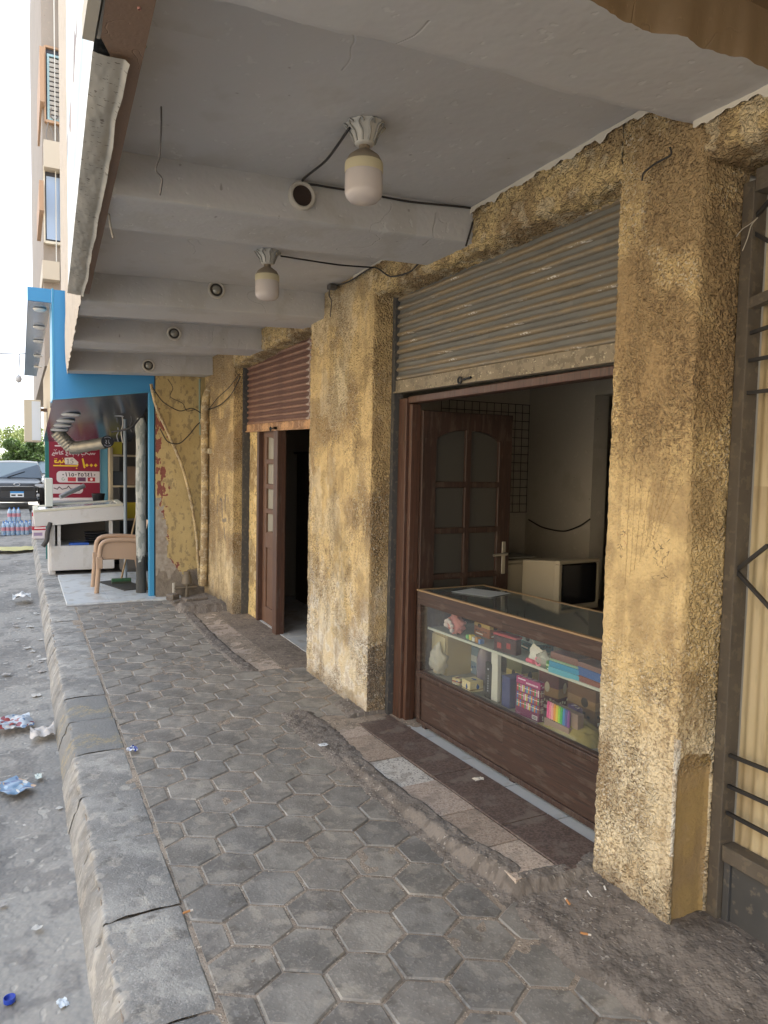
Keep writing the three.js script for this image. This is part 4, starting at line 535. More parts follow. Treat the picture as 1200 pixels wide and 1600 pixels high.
  t = item('book_stack', 'stack of bright blue and green books on the upper shelf of the counter', 'books', 894, 2.33, HI, 0.1); [[0.1, 0.4, 0.55, 0.03], [0.04, 0.28, 0.5, 0.028], [0.3, 0.45, 0.3, 0.012], [0.2, 0.09, 0.07, 0.035]].reduce((y, [r, g, b, h], k) => { obj('book', box(-0.05, 0.1, y, y + h - 0.001, -0.1 + k * 0.004, 0.1 - k * 0.005, 0.003), flat(r, g, b, { roughness: 0.4 }), t); return y + h; }, 0);
  t = item('book_stack', 'short pile of dark blue and red books partly hidden by the near column', 'books', 938, 2.34, HI); [[0.22, 0.06, 0.04, 0.03], [0.05, 0.12, 0.35, 0.04], [0.2, 0.1, 0.09, 0.025]].reduce((y, [r, g, b, h]) => { obj('book', box(-0.05, 0.1, y, y + h - 0.001, -0.09, 0.09, 0.003), flat(r, g, b, { roughness: 0.4 }), t); return y + h; }, 0);
  // packets and cartons filling the back of both shelves
  const pack = (name, label, cat, px, x, yl, w, h, d, cols, sd, turn = 0) => { const tx = canvasTex(96, 96, (g) => { g.fillStyle = cols[0]; g.fillRect(0, 0, 96, 96); g.fillStyle = cols[1]; g.fillRect(0, 18 + 20 * hsh(sd, 1, 1), 96, 22); g.fillStyle = cols[2]; for (let k = 0; k < 5; k++) g.fillRect(10 + k * 15, 62 + 8 * hsh(sd, k, 2), 10, 6); g.beginPath(); g.arc(30 + 40 * hsh(sd, 3, 3), 38, 12, 0, 7); g.fill(); g.fillStyle = '#ece6da'; g.fillRect(12, 80, 44, 8); }); const o = item(name, label, cat, px, x, yl, turn); obj('pack', new RoundedBoxGeometry(w, h, d, 1, 0.003).translate(0, h / 2, 0), new THREE.MeshStandardMaterial({ map: tx, roughness: 0.5 }), o); };
  pack('carton', 'pale blue printed carton at the far back of the counter floor', 'carton', 745, 2.56, LO, 0.1, 0.17, 0.16, ['#7d93a8', '#c9ccd0', '#2f4f86'], 3); pack('carton', 'olive carton behind the blue box on the counter floor', 'carton', 815, 2.52, LO, 0.12, 0.2, 0.14, ['#6b6a3c', '#b9a35a', '#2d2a20'], 5); pack('carton', 'dark red carton behind the purple pen set', 'carton', 868, 2.5, LO, 0.12, 0.22, 0.13, ['#5e1c22', '#a8773c', '#d8c8a8'], 7, 0.2); pack('carton', 'brown carton at the near back of the counter floor', 'carton', 925, 2.54, LO, 0.14, 0.19, 0.2, ['#6d4a2c', '#94724a', '#2b1d12'], 9);
  pack('carton', 'dark carton at the far end of the upper glass shelf', 'carton', 682, 2.4, HI, 0.1, 0.09, 0.13, ['#33343c', '#565a66', '#8a8f98'], 11, 0.1); pack('carton', 'orange carton behind the erasers on the upper shelf', 'carton', 765, 2.5, HI, 0.12, 0.1, 0.16, ['#9a5a2a', '#c8a860', '#3a2416'], 13); pack('carton', 'teal carton behind the white paper packet on the upper shelf', 'carton', 838, 2.52, HI, 0.12, 0.11, 0.16, ['#2f6a70', '#9db6b4', '#183436'], 15, -0.1); pack('packet', 'small green packet against the blue book stack', 'packet', 864, 2.31, HI, 0.02, 0.045, 0.06, ['#3f7a3c', '#b8c890', '#1f3a1c'], 17, 0.2); pack('packet', 'small violet packet leaning below the glass shelf near the yellow bag', 'packet', 900, 2.42, LO, 0.03, 0.1, 0.09, ['#56386e', '#b0a0c4', '#e2d8a0'], 19, -0.2); pack('packet', 'cream packet lying beside the clear bag of balls', 'packet', 716, 2.3, LO, 0.05, 0.04, 0.06, ['#cbb98e', '#8b3a30', '#3b5a8a'], 21, 0.3);
  const pz = at(752, 925, Y, 0.88); const pp = tag(obj('paper_sheet', new RoundedBoxGeometry(0.21, 0.002, 0.29, 1, 0.0005), flat(0.42, 0.45, 0.45)), 'sheet of printed paper lying on the glass counter top', 'paper'); pp.position.set(pz.x - 0.01, shelfY(pz.z, 0.868) + 0.002, pz.z + 0.01); pp.rotation.set(cTilt, 0.35, 0);
}
// ---------------------------------------------------------------- inside the first shop
{
  let t = thing('wire_grid_panel', 'black wire display grid hanging on the far wall inside the near shop', 'display grid'); const a = at(690, 624, Z, -4.97), b = at(822, 800, Z, -4.97), n = 12, m = 13;
  for (let i = 0; i <= n; i++) { const x = mix(a.x, b.x, i / n); obj('wire', rod(V(x, b.y, -4.97), V(x, a.y, -4.97), 0.003, 0.003, 5), blackM, t); } for (let j = 0; j <= m; j++) { const y = mix(b.y, a.y, j / m); obj('wire', rod(V(a.x, y, -4.964), V(b.x, y, -4.964), 0.003, 0.003, 5), blackM, t); }
  const dz = -3.55, l = at(822, 905, Z, dz), f = at(868, 905, Z, dz), r = at(928, 905, Z, dz), top = at(868, 884, Z, dz).y, deskY = top - 0.36;
  t = thing('desk', 'low wooden desk behind the glass counter carrying the old monitor', 'desk'); obj('desk_top', box(2.95, 3.86, deskY - 0.03, deskY, -4.75, -3.1, 0.004), woodV, t); for (const [x, z] of [[2.98, -4.7], [3.8, -4.7], [2.98, -3.15], [3.8, -3.15]]) obj('leg', box(x, x + 0.05, -0.01, deskY - 0.03, z, z + 0.05), woodV, t);
  t = thing('computer_monitor', 'old beige tube monitor with a black screen behind the counter', 'monitor', [3.28, deskY, -3.68], 0.1); const bg = flat(0.34, 0.30, 0.22); obj('bezel', [box(-0.19, 0.19, 0.04, 0.08, 0.0, 0.04, 0.008), box(-0.19, 0.19, 0.35, 0.375, 0, 0.04, 0.008), box(-0.19, -0.165, 0.08, 0.35, 0, 0.04, 0.004), box(0.165, 0.19, 0.08, 0.35, 0, 0.04, 0.004)], bg, t); obj('casing', (() => { const g = box(-0.185, 0.185, 0.045, 0.37, -0.36, 0.0, 0.01), p = g.attributes.position; for (let i = 0; i < p.count; i++) if (p.getZ(i) < -0.18) { p.setX(i, p.getX(i) * 0.75); p.setY(i, 0.2 + (p.getY(i) - 0.2) * 0.8); } g.computeVertexNormals(); return g; })(), bg, t); obj('screen', new RoundedBoxGeometry(0.335, 0.275, 0.05, 4, 0.02).translate(0, 0.215, 0.017), phys(0.008, 0.008, 0.01, { roughness: 0.12 }), t); obj('stand', lathe([[0, 0.04], [0.09, 0.04], [0.12, 0.0], [0, 0]]).translate(0, 0, -0.15), bg, t);
  t = thing('printer', 'beige box printer standing on the desk beside the old monitor', 'printer', [3.06, deskY, -4.25]); obj('body', box(-0.15, 0.2, 0, 0.3, -0.18, 0.18, 0.015), bg, t); obj('lid', box(-0.14, 0.19, 0.301, 0.325, -0.17, 0.17, 0.006), flat(0.3, 0.27, 0.2), t); obj('paper_tray', box(-0.11, 0.26, 0.326, 0.334, -0.12, 0.1), flat(0.22, 0.21, 0.18), t); obj('slot', box(-0.153, -0.149, 0.12, 0.14, -0.12, 0.12), blackM, t);
  t = thing('stapler', 'dark stapler lying on top of the beige printer', 'stapler', [3.04, deskY + 0.335, -4.2], 0.5); obj('base', box(-0.08, 0.08, 0, 0.015, -0.02, 0.02, 0.004), blackM, t); obj('arm', box(-0.08, 0.07, 0.02, 0.05, -0.018, 0.018, 0.008).rotateZ(0.18), flat(0.03, 0.04, 0.08), t); 
  cable('dark cable sagging along the back wall inside the near shop', [at(826, 812, X, 3.87), at(848, 824, X, 3.865), at(880, 830, X, 3.865), at(905, 822, X, 3.865), at(922, 811, X, 3.87)], 0.006);
}
// ---------------------------------------------------------------- blue corner shop beyond
const KZ = -8.88;
const blueM = phys(0.045, 0.27, 0.56, { roughness: 0.35 }), blueEdge = phys(0.06, 0.32, 0.56, { roughness: 0.4 });
const kiosk = thing('corner_shop', 'open corner shop with a bright blue sign box over white floor tiles', 'shop');
{
  const bl = V(0.344, 2.30, KZ), br = V(1.415, 2.452, KZ), sh = new THREE.Shape([[bl.x, bl.y], [br.x, br.y], [br.x, 3.49], [bl.x, 3.49]].map(p => new THREE.Vector2(...p)));
  obj('sign_panel', planarUV(new THREE.ExtrudeGeometry(sh, { depth: 0.06, bevelEnabled: false }).translate(0, 0, KZ - 0.06)), blueM, kiosk);
  obj('sign_edge', [box(0.325, 0.343, 2.29, 3.5, -9.5, KZ + 0.004), bar(V(0.344, 2.292, KZ + 0.004), V(1.415, 2.444, KZ + 0.004), 0.012, 0.012)], blueEdge, kiosk);
  const acp = new THREE.MeshStandardMaterial({ color: L(0.30, 0.36, 0.46), metalness: 0.75, roughness: 0.22, side: THREE.DoubleSide });
  obj('upper_canopy', [box(0.085, 0.322, 3.345, 3.49, KZ - 0.02, KZ, 0.002)], blueM, kiosk);
  obj('upper_soffit', box(0.085, 0.32, 3.34, 3.36, -17, KZ - 0.021), acp, kiosk);
  const wM = phys(0.72, 0.72, 0.7, { roughness: 0.3 });
  const disc = (r) => lathe([[0, -0.03], [r * 0.8, -0.03], [r, -0.012], [r, 0], [0, 0]], 24);
  [[62, 482], [61, 510], [60, 532], [59.5, 555], [59, 572]].forEach(([px, py]) => { const c = at(px, py, Y, 3.338), d = obj('downlight', disc(0.07), wM, kiosk); d.position.copy(c); });
  // sloping reflective soffit under the sign
  const q = [V(0.33, 2.285, KZ - 0.061), V(1.415, 2.44, KZ - 0.061), at(205, 690, Z, -12.6), at(67, 690, Z, -12.6)];
  obj('soffit', grid(8, 8, (u, v) => q[0].clone().lerp(q[1], u).lerp(q[3].clone().lerp(q[2], u), v)), acp, kiosk);
  const nrm = q[1].clone().sub(q[0]).cross(q[3].clone().sub(q[0])).normalize(), pl = new THREE.Plane().setFromNormalAndCoplanarPoint(nrm, q[0]);
  [[110, 646], [102, 655.5], [97, 663], [92, 670], [181, 647], [167, 657], [159, 664]].forEach(([px, py]) => { const d = V((px - 600) / 1130, -(py - 800) / 1130, -1).applyQuaternion(camera.quaternion), c = V(); new THREE.Ray(EYE, d.normalize()).intersectPlane(pl, c); const o = obj('downlight', disc(0.12), wM, kiosk); o.position.copy(c).add(V(0, -0.002, 0)); });
  obj('door_post', box(1.352, 1.412, 0, 2.43, KZ - 0.08, KZ + 0.004, 0.004), blueEdge, kiosk);
  const ow = obj('old_wall', grid(70, 250, (u, v) => { const x = mix(1.413, 2.02, u), y = mix(-0.05, 2.7, v); const p = V(x, y, -8.80 + 0.02 * (fb(x * 5, y * 5, 4, 0, 701) - 0.5) + (y < 0.35 ? 0.05 * (0.35 - y) * fb(x * 9, y * 9, 3, 0, 702) : 0)); return p; }), texMat(oldWall, [1, 1], { bump: 0.01 }), kiosk);
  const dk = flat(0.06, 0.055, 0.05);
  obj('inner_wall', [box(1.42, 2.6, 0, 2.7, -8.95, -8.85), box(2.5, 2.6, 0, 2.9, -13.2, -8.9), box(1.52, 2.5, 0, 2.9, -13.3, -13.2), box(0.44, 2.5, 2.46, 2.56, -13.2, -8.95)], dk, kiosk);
  obj('upper_mass', box(0.5, 9, 3.5, 8.5, -10.6, -9.0), fasciaM, kiosk);
  for (let i = 0; i < 3; i++) for (let j = 0; j < 3; j++) obj('floor_tile', box([0.44, 0.9, 1.352][i], [0.897, 1.349, 1.7][i], -0.02, 0.022 + rr(-0.001, 0.001), [-8.66, -9.41, -10.16][j] - 0.745, [-8.66, -9.41, -10.16][j], 0.003), texMat(marbleTile, [0.9, 0.9], { rough: 0.3, bump: 0.0005, color: L(1.12, 1.14, 1.16) }), kiosk);
  obj('shop_floor', box(0.42, 2.5, -0.06, 0.012, -13.2, -10.92), flat(0.12, 0.11, 0.1), kiosk);
  obj('step_edge', box(0.43, 1.36, -0.06, 0.006, -8.659, -8.62), flat(0.24, 0.23, 0.22), kiosk);
  const a = at(70, 682, Z, -12.9), b = at(76, 682, Z, -12.9); obj('teal_post', box(a.x, b.x, 0, a.y + 0.05, -12.98, -12.86), flat(0.02, 0.16, 0.15), kiosk);
  const c1 = at(157, 690, Z, -12.9), c2 = at(168, 690, Z, -12.9); obj('blue_panel', box(c1.x, c2.x, 0, 2.2, -12.98, -12.9), phys(0.16, 0.42, 0.56), kiosk);
}
{ // poster on the far end of the shop
  const a = at(76, 686, Z, -12.88), b = at(156, 800, Z, -12.88), w = b.x - a.x, h = a.y - b.y;
  const tx = canvasTex(512, Math.round(512 * h / w), (g, W, H) => {
    const s = W / 320; g.scale(s, s); g.fillStyle = '#8a1230'; g.fillRect(0, 0, 400, 600); g.lineCap = 'round'; g.lineJoin = 'round';
    const poly = (pts, col, lw) => { g.strokeStyle = col; g.lineWidth = lw; g.beginPath(); pts.forEach((p, i) => i ? g.lineTo(...p) : g.moveTo(...p)); g.stroke(); };
    const dia = (x, y, r, col) => { g.fillStyle = col; g.beginPath(); g.moveTo(x, y - r); g.lineTo(x + r, y); g.lineTo(x, y + r); g.lineTo(x - r, y); g.fill(); };
    const digit = (d, x, y, sz, col, lw) => { const P = (l) => poly(l.map(([u, v]) => [x + u * sz * 0.7, y + v * sz]), col, lw); if (d === 0) dia(x + 0.35 * sz, y + 0.55 * sz, sz * 0.2, col); if (d === 1) P([[0.35, 0.05], [0.6, 0.95]]); if (d === 2) P([[0.2, 0.05], [0.35, 0.35], [0.75, 0.3], [0.8, 0.08], [0.35, 0.35], [0.45, 0.95]]); if (d === 4) P([[0.75, 0.1], [0.3, 0.25], [0.6, 0.45], [0.25, 0.75], [0.7, 0.95]]); if (d === 5) { g.strokeStyle = col; g.lineWidth = lw; g.beginPath(); g.ellipse(x + 0.35 * sz, y + 0.58 * sz, sz * 0.27, sz * 0.34, 0, 0, 7); g.stroke(); } if (d === 6) P([[0.25, 0.12], [0.7, 0.1], [0.75, 0.95]]); };
    poly([[14, 14], [300, 22]], '#d9b9bd', 4);
    // first line, partly behind the duct
    poly([[40, 44], [70, 44], [74, 34], [84, 44], [150, 44], [156, 36], [168, 44], [230, 44]], '#efe6e4', 8); dia(60, 30, 5, '#efe6e4'); dia(140, 56, 5, '#efe6e4'); dia(152, 56, 5, '#efe6e4');
    // "withdrawal and deposit, cash"
    const wc = '#c9b9bb'; poly([[290, 88], [284, 98], [276, 88], [270, 98], [262, 88], [256, 100], [240, 92], [232, 84], [226, 100], [206, 100], [202, 92]], wc, 6); dia(210, 110, 4, wc); poly([[190, 92], [186, 86], [180, 94], [188, 98], [182, 108]], wc, 6); poly([[170, 78], [170, 100]], wc, 6); poly([[160, 92], [154, 100], [146, 100], [140, 88], [134, 100]], wc, 6); dia(152, 110, 4, wc); poly([[128, 78], [126, 100]], wc, 6); poly([[116, 88], [106, 86], [114, 96], [104, 104], [118, 110]], wc, 6); poly([[88, 78], [74, 86], [88, 98], [66, 100], [64, 78]], wc, 6); poly([[56, 88], [50, 100], [44, 88], [38, 100], [30, 90], [20, 106], [34, 110]], wc, 6); dia(40, 78, 4, wc); dia(46, 70, 4, wc); dia(34, 72, 4, wc);
    // price line
    const yc = '#e8c22e'; digit(1, 196, 128, 62, yc, 12); [238, 266, 294].forEach(x => dia(x, 172, 12, yc)); poly([[30, 178], [176, 178], [180, 166]], yc, 9); dia(172, 194, 6, yc); poly([[108, 150], [98, 156], [90, 140], [84, 156], [72, 156], [68, 142], [60, 156], [38, 156], [36, 146], [46, 144]], yc, 8); dia(84, 128, 4, yc); dia(38, 132, 4, yc); dia(48, 132, 4, yc); dia(70, 168, 4, yc);
    g.fillStyle = '#d9d2c8'; g.beginPath(); g.moveTo(96, 124); g.lineTo(150, 120); g.lineTo(184, 152); g.lineTo(180, 170); g.lineTo(100, 168); g.fill(); g.fillStyle = '#6a5a58'; g.font = '44px serif'; g.fillText('15', 106, 162);
    // phone number and four little payment badges
    g.fillStyle = '#d8cfd0'; g.beginPath(); g.roundRect(46, 214, 290, 78, 24); g.fill(); [0, 1, 1, 5, 0, 2, 5, 6, 4, 1, 0].forEach((d, i) => digit(d, 78 + i * 20, 224, 26, '#24161a', 5)); g.fillStyle = '#c03844'; g.fillRect(116, 256, 52, 28); g.fillStyle = '#6a3a58'; g.fillRect(178, 256, 52, 28); g.fillStyle = '#b02230'; g.fillRect(242, 256, 48, 28); g.fillStyle = '#efe6e4'; g.beginPath(); g.arc(266, 270, 9, 0, 7); g.fill(); g.strokeStyle = '#5a8a62'; g.lineWidth = 3; g.beginPath(); g.arc(88, 268, 9, 0, 5); g.stroke();
    g.fillStyle = '#cfc6c6'; g.beginPath(); g.roundRect(-20, 304, 232, 64, 24); g.fill(); poly([[30, 330], [50, 338], [62, 322], [80, 338], [110, 330], [120, 316], [134, 336], [160, 334]], '#5a484c', 6); g.strokeStyle = '#5a484c'; g.lineWidth = 4; g.strokeRect(174, 322, 14, 26); g.fillStyle = '#e8dede'; g.fillRect(-10, 396, 340, 30); g.fillStyle = '#701028'; g.fillRect(0, 426, 330, 90);
  });
  const o = obj('price_poster', new THREE.BoxGeometry(w, h, 0.02), new THREE.MeshStandardMaterial({ map: tx, roughness: 0.55 })); o.position.set((a.x + b.x) / 2, (a.y + b.y) / 2, -12.875); tag(o, 'maroon poster with yellow and white Arabic prices at the end of the corner shop', 'poster');
  const st = thing('poster_stand', 'teal board carrying the maroon poster behind the freezer', 'board'); obj('board', box(a.x, b.x, 0, a.y + 0.03, -12.93, -12.89), flat(0.03, 0.14, 0.13), st);
}
{ // ducts, round sign, poles, shelf
  const sil = new THREE.MeshStandardMaterial({ color: L(0.36, 0.34, 0.29), metalness: 0.6, roughness: 0.45, side: THREE.DoubleSide });
  const rib = (a, b, r, n) => { const g = new THREE.CylinderGeometry(r, r, a.distanceTo(b), 20, n * 4, true), p = g.attributes.position; for (let i = 0; i < p.count; i++) { const k = 1 + 0.05 * Math.sin((p.getY(i) / a.distanceTo(b)) * n * Math.PI * 2); p.setX(i, p.getX(i) * k); p.setZ(i, p.getZ(i) * k); } g.computeVertexNormals(); g.applyQuaternion(new THREE.Quaternion().setFromUnitVectors(V(0, 1, 0), b.clone().sub(a).normalize())); const m = a.clone().add(b).multiplyScalar(0.5); return planarUV(g.translate(m.x, m.y, m.z)); };
  const t = thing('vent_duct', 'bent silver vent duct hanging under the mirror soffit of the corner shop', 'duct'); obj('duct_section', rib(at(88, 674, Z, -11.6), at(112, 700, Z, -11.6), 0.095, 7), sil, t); obj('elbow', rib(at(112, 700, Z, -11.6), at(126, 699, Z, -11.5), 0.09, 4), sil, t); obj('duct_section', rib(at(124, 699, Z, -11.5), at(164, 692, Z, -11.3), 0.085, 3), sil, t);
  const rs = thing('round_sign', 'small dark round sign with pale brackets hanging inside the corner shop', 'sign', at(168, 690, Z, -10.9).toArray()); const rst = canvasTex(128, 128, (g) => { g.fillStyle = '#15161e'; g.fillRect(0, 0, 128, 128); g.strokeStyle = '#a9a9b5'; g.lineWidth = 5; g.beginPath(); g.arc(64, 64, 48, 2.4, 3.9); g.stroke(); g.beginPath(); g.arc(64, 64, 48, -0.8, 0.8); g.stroke(); g.beginPath(); g.moveTo(90, 52); g.lineTo(80, 44); g.lineTo(72, 54); g.lineTo(44, 52); g.moveTo(92, 82); g.lineTo(80, 72); g.lineTo(72, 84); g.lineTo(60, 72); g.lineTo(46, 84); g.stroke(); }); obj('disc', new THREE.CylinderGeometry(0.085, 0.085, 0.012, 28).rotateX(Math.PI / 2), [flat(0.03, 0.03, 0.04), new THREE.MeshStandardMaterial({ map: rst, roughness: 0.4 }), flat(0.03, 0.03, 0.04)][1], rs);
  const pa = at(222, 918, Y, 0.022), roll = grid(24, 60, (u, v) => { const an = u * Math.PI * 2, y = mix(0.0, 2.12, v), r = 0.052 + 0.014 * fb(Math.cos(an) * 2 + 4, y * 4, 3, 0, 711) + 0.012 * ss(1.9, 2.0, y) - 0.03 * ss(2.02, 2.12, y); const p = V(r * Math.cos(an), y, r * Math.sin(an)); p.u = u * 0.4; p.w = y; return p; });
  const rm = thing('rolled_awning', 'grimy rolled white canvas standing upright against the blue door post', 'rolled canvas', [1.30, 0.022, -9.15]); obj('roll', roll, texMat(pairTex(256, 512, (u, v) => { const b = fb(u * 6, v * 9, 5, 0, 712), m = ss(0.5, 0.62, fb(u * 14, v * 30, 4, 0, 713)), k = v + 0.1 * (fb(u * 6, v * 20, 4, 0, 714) - 0.5); let c = mix3([0.34, 0.34, 0.31], [0.5, 0.5, 0.46], b); c = mix3(c, [0.16, 0.19, 0.17], m * 0.6); if (k < 0.2) c = mix3([0.03, 0.03, 0.03], [0.09, 0.09, 0.08], b); return [...c, b]; }), [0.4, 2.12], { bump: 0.006 }), rm); obj('tie', tube([V(0.05, 2.1, 0), V(0.02, 2.16, 0.03), V(-0.12, 2.0, 0), V(-0.3, 1.95, -0.3)], 0.012), blackM, rm);
  const tp = at(196, 840, Z, -10.3); tag(obj('thin_pole', rod(V(tp.x, 0.02, -10.3), V(tp.x, at(196, 655, Z, -10.3).y, -10.3), 0.022), flat(0.25, 0.3, 0.34)), 'thin grey blue pole standing inside the corner shop before the shelves', 'pole');
  const sh = thing('shelf_unit', 'cream shelf unit with dark goods inside the corner shop', 'shelf'), s0 = at(172, 705, Z, -12.2), s1 = at(219, 705, Z, -12.2); const cr = flat(0.45, 0.38, 0.26); for (const x of [s0.x, s1.x]) obj('upright', box(x, x + 0.04, 0, s0.y + 0.06, -12.5, -12.2), cr, sh); for (const py of [712, 760, 812]) { const y = at(190, py, Z, -12.2).y; obj('shelf', box(s0.x + 0.041, s1.x - 0.001, y - 0.015, y + 0.015, -12.5, -12.2), cr, sh); }
  [[182, 712, 0.16, 0.2, [0.5, 0.42, 0.05]], [186, 760, 0.25, 0.22, [0.04, 0.05, 0.06]], [206, 760, 0.2, 0.3, [0.2, 0.14, 0.1]], [206, 812, 0.16, 0.26, [0.5, 0.36, 0.02]], [188, 812, 0.2, 0.12, [0.3, 0.3, 0.3]]].forEach(([px, py, w, h, c], k) => { const p = at(px, py, Z, -12.3); tag(obj('shop_box', box(p.x - w / 2, p.x + w / 2, p.y + 0.02, p.y + 0.02 + h, -12.42, -12.24, 0.006), flat(...c)), ['mustard box on the top of the cream shelf', 'black electronic box on the upper cream shelf', 'brown carton beside the black box on the cream shelf', 'yellow carton on the lower cream shelf', 'grey packet on the lower cream shelf beside the yellow carton'][k], 'box'); });
}
[[191, 650, 692, -10.2, [0.55, 0.52, 0.46], 'pale knotted cord hanging below the soffit next to the thin pole'], [205, 650, 675, -10.0, [0.1, 0.1, 0.1], 'short dark cord hanging beside the rolled canvas'], [184, 668, 690, -11, [0.5, 0.5, 0.48], 'small white hook string hanging beside the round sign']].forEach(([px, y0, y1, z, c, l]) => tag(obj('hanging_cord', tube([at(px, y0, Z, z), at(px + 1, mix(y0, y1, 0.3), Z, z), at(px - 1.5, mix(y0, y1, 0.6), Z, z), at(px + 1, y1, Z, z)], 0.009), flat(...c)), l, 'cord'));
[[178, 826, 0.3, 0.34, [0.03, 0.035, 0.04], 'black crate on the floor below the cream shelf'], [204, 838, 0.3, 0.3, [0.1, 0.09, 0.08], 'dark sack slumped behind the tan chair'], [205, 806, 0.24, 0.12, [0.55, 0.52, 0.46], 'pale bundle resting on the dark sack behind the chair']].forEach(([px, py, w, h, c, l], k) => { const z = [-11.9, -11.0, -11.0][k], p = at(px, py, Z, z), y0 = k === 2 ? 0.312 : 0.0125, g = new RoundedBoxGeometry(w, h, 0.26, 3, 0.06); g.translate(p.x, y0 + h / 2, z); tag(obj('stored_goods', g, flat(...c)), l, 'goods'); });
{ // display freezer
  const t = thing('display_freezer', 'worn white display freezer with a tilted glass lid on the kerb by the corner shop', 'freezer', [0.78, 0.0, -11.35]); const wh = texMat(plasterTile, [1.2, 1.2], { bump: 0.001, rough: 0.45, color: L(1.02, 1.02, 1.02) });
  obj('cabinet', [box(-0.42, 0.42, 0.06, 0.41, -0.45, 0.3, 0.008), box(-0.44, -0.36, 0.0, 0.78, -0.4, 0.26, 0.006)], wh, t); obj('post', box(0.35, 0.4, 0.41, 0.8, 0.22, 0.27), wh, t); obj('post', box(-0.33, -0.29, 0.41, 0.76, 0.22, 0.27), wh, t); obj('open_back', box(-0.36, 0.36, 0.415, 0.76, -0.4, -0.36), flat(0.12, 0.1, 0.08), t);
  const top = obj('lid_case', [box(-0.6, 0.58, 0, 0.2, -0.34, 0.34, 0.01)], wh, t); top.position.set(-0.02, 0.74, -0.02); top.rotation.set(0.03, 0, 0.075); const fr = flat(0.62, 0.58, 0.45); obj('lid_frame', [box(-0.6, 0.58, 0.201, 0.235, 0.28, 0.34, 0.006), box(-0.6, 0.58, 0.201, 0.235, -0.34, -0.28, 0.006), box(-0.6, -0.53, 0.201, 0.235, -0.279, 0.279, 0.006), box(0.51, 0.58, 0.201, 0.235, -0.279, 0.279, 0.006)], fr, top); obj('lid_glass', box(-0.53, 0.51, 0.212, 0.22, -0.28, 0.28), phys(0.4, 0.43, 0.45, { roughness: 0.12 }), top);
  obj('drain_hose', tube([V(-0.42, 0.74, 0.3), V(-0.46, 0.6, 0.34), V(-0.47, 0.5, 0.36), V(-0.52, 0.42, 0.36)], 0.035), flat(0.06, 0.055, 0.05), t); obj('foot', box(-0.4, -0.3, -0.01, 0.059, 0.1, 0.2), blackM, t); obj('foot', box(0.3, 0.4, 0.0, 0.059, 0.1, 0.2), blackM, t);
  const pt = thing('tray_stack', 'stack of dark trays inside the freezer base beside the blue sheet', 'trays', [0.97, 0.411, -11.2]); for (let k = 0; k < 5; k++) obj('tray', lathe([[0.05, 0], [0.15, 0.01], [0.17, 0.03], [0.165, 0.032], [0.14, 0.014], [0, 0.008]]).translate(0.01 * (k % 2), k * 0.035, 0), flat(0.06, 0.06, 0.065, { metalness: 0.5, roughness: 0.35 }), pt);
  tag(obj('blue_sheet', box(0.6, 0.86, 0.413, 0.44, -11.2, -11.06, 0.004), flat(0.03, 0.1, 0.4)), 'blue plastic sheet on the freezer base ledge', 'sheet');
  const gp = thing('glass_case', 'grey slanted counter case with chrome tools behind the display freezer', 'case', [0.78, 0.0, -12.1]); obj('case', box(-0.4, 0.45, 0.0, 0.98, -0.25, 0.25, 0.02), flat(0.3, 0.3, 0.28), gp); obj('chrome_rod', rod(V(-0.25, 1.05, 0.1), V(0.1, 1.22, -0.05), 0.035), flat(0.6, 0.6, 0.6, { metalness: 0.7, roughness: 0.3 }), gp); obj('pot', lathe([[0, 0.98], [0.08, 0.98], [0.1, 1.1], [0.09, 1.1]]).translate(0.3, 0, 0), blackM, gp);
  const pn = at(77, 770, Z, -11.2); tag(obj('upright_panel', box(pn.x - 0.045, pn.x + 0.05, 0.95, at(77, 748, Z, -11.2).y, -11.66, -11.3, 0.006), flat(0.6, 0.62, 0.56)), 'white upright panel at the street end of the freezer lid', 'panel');
}
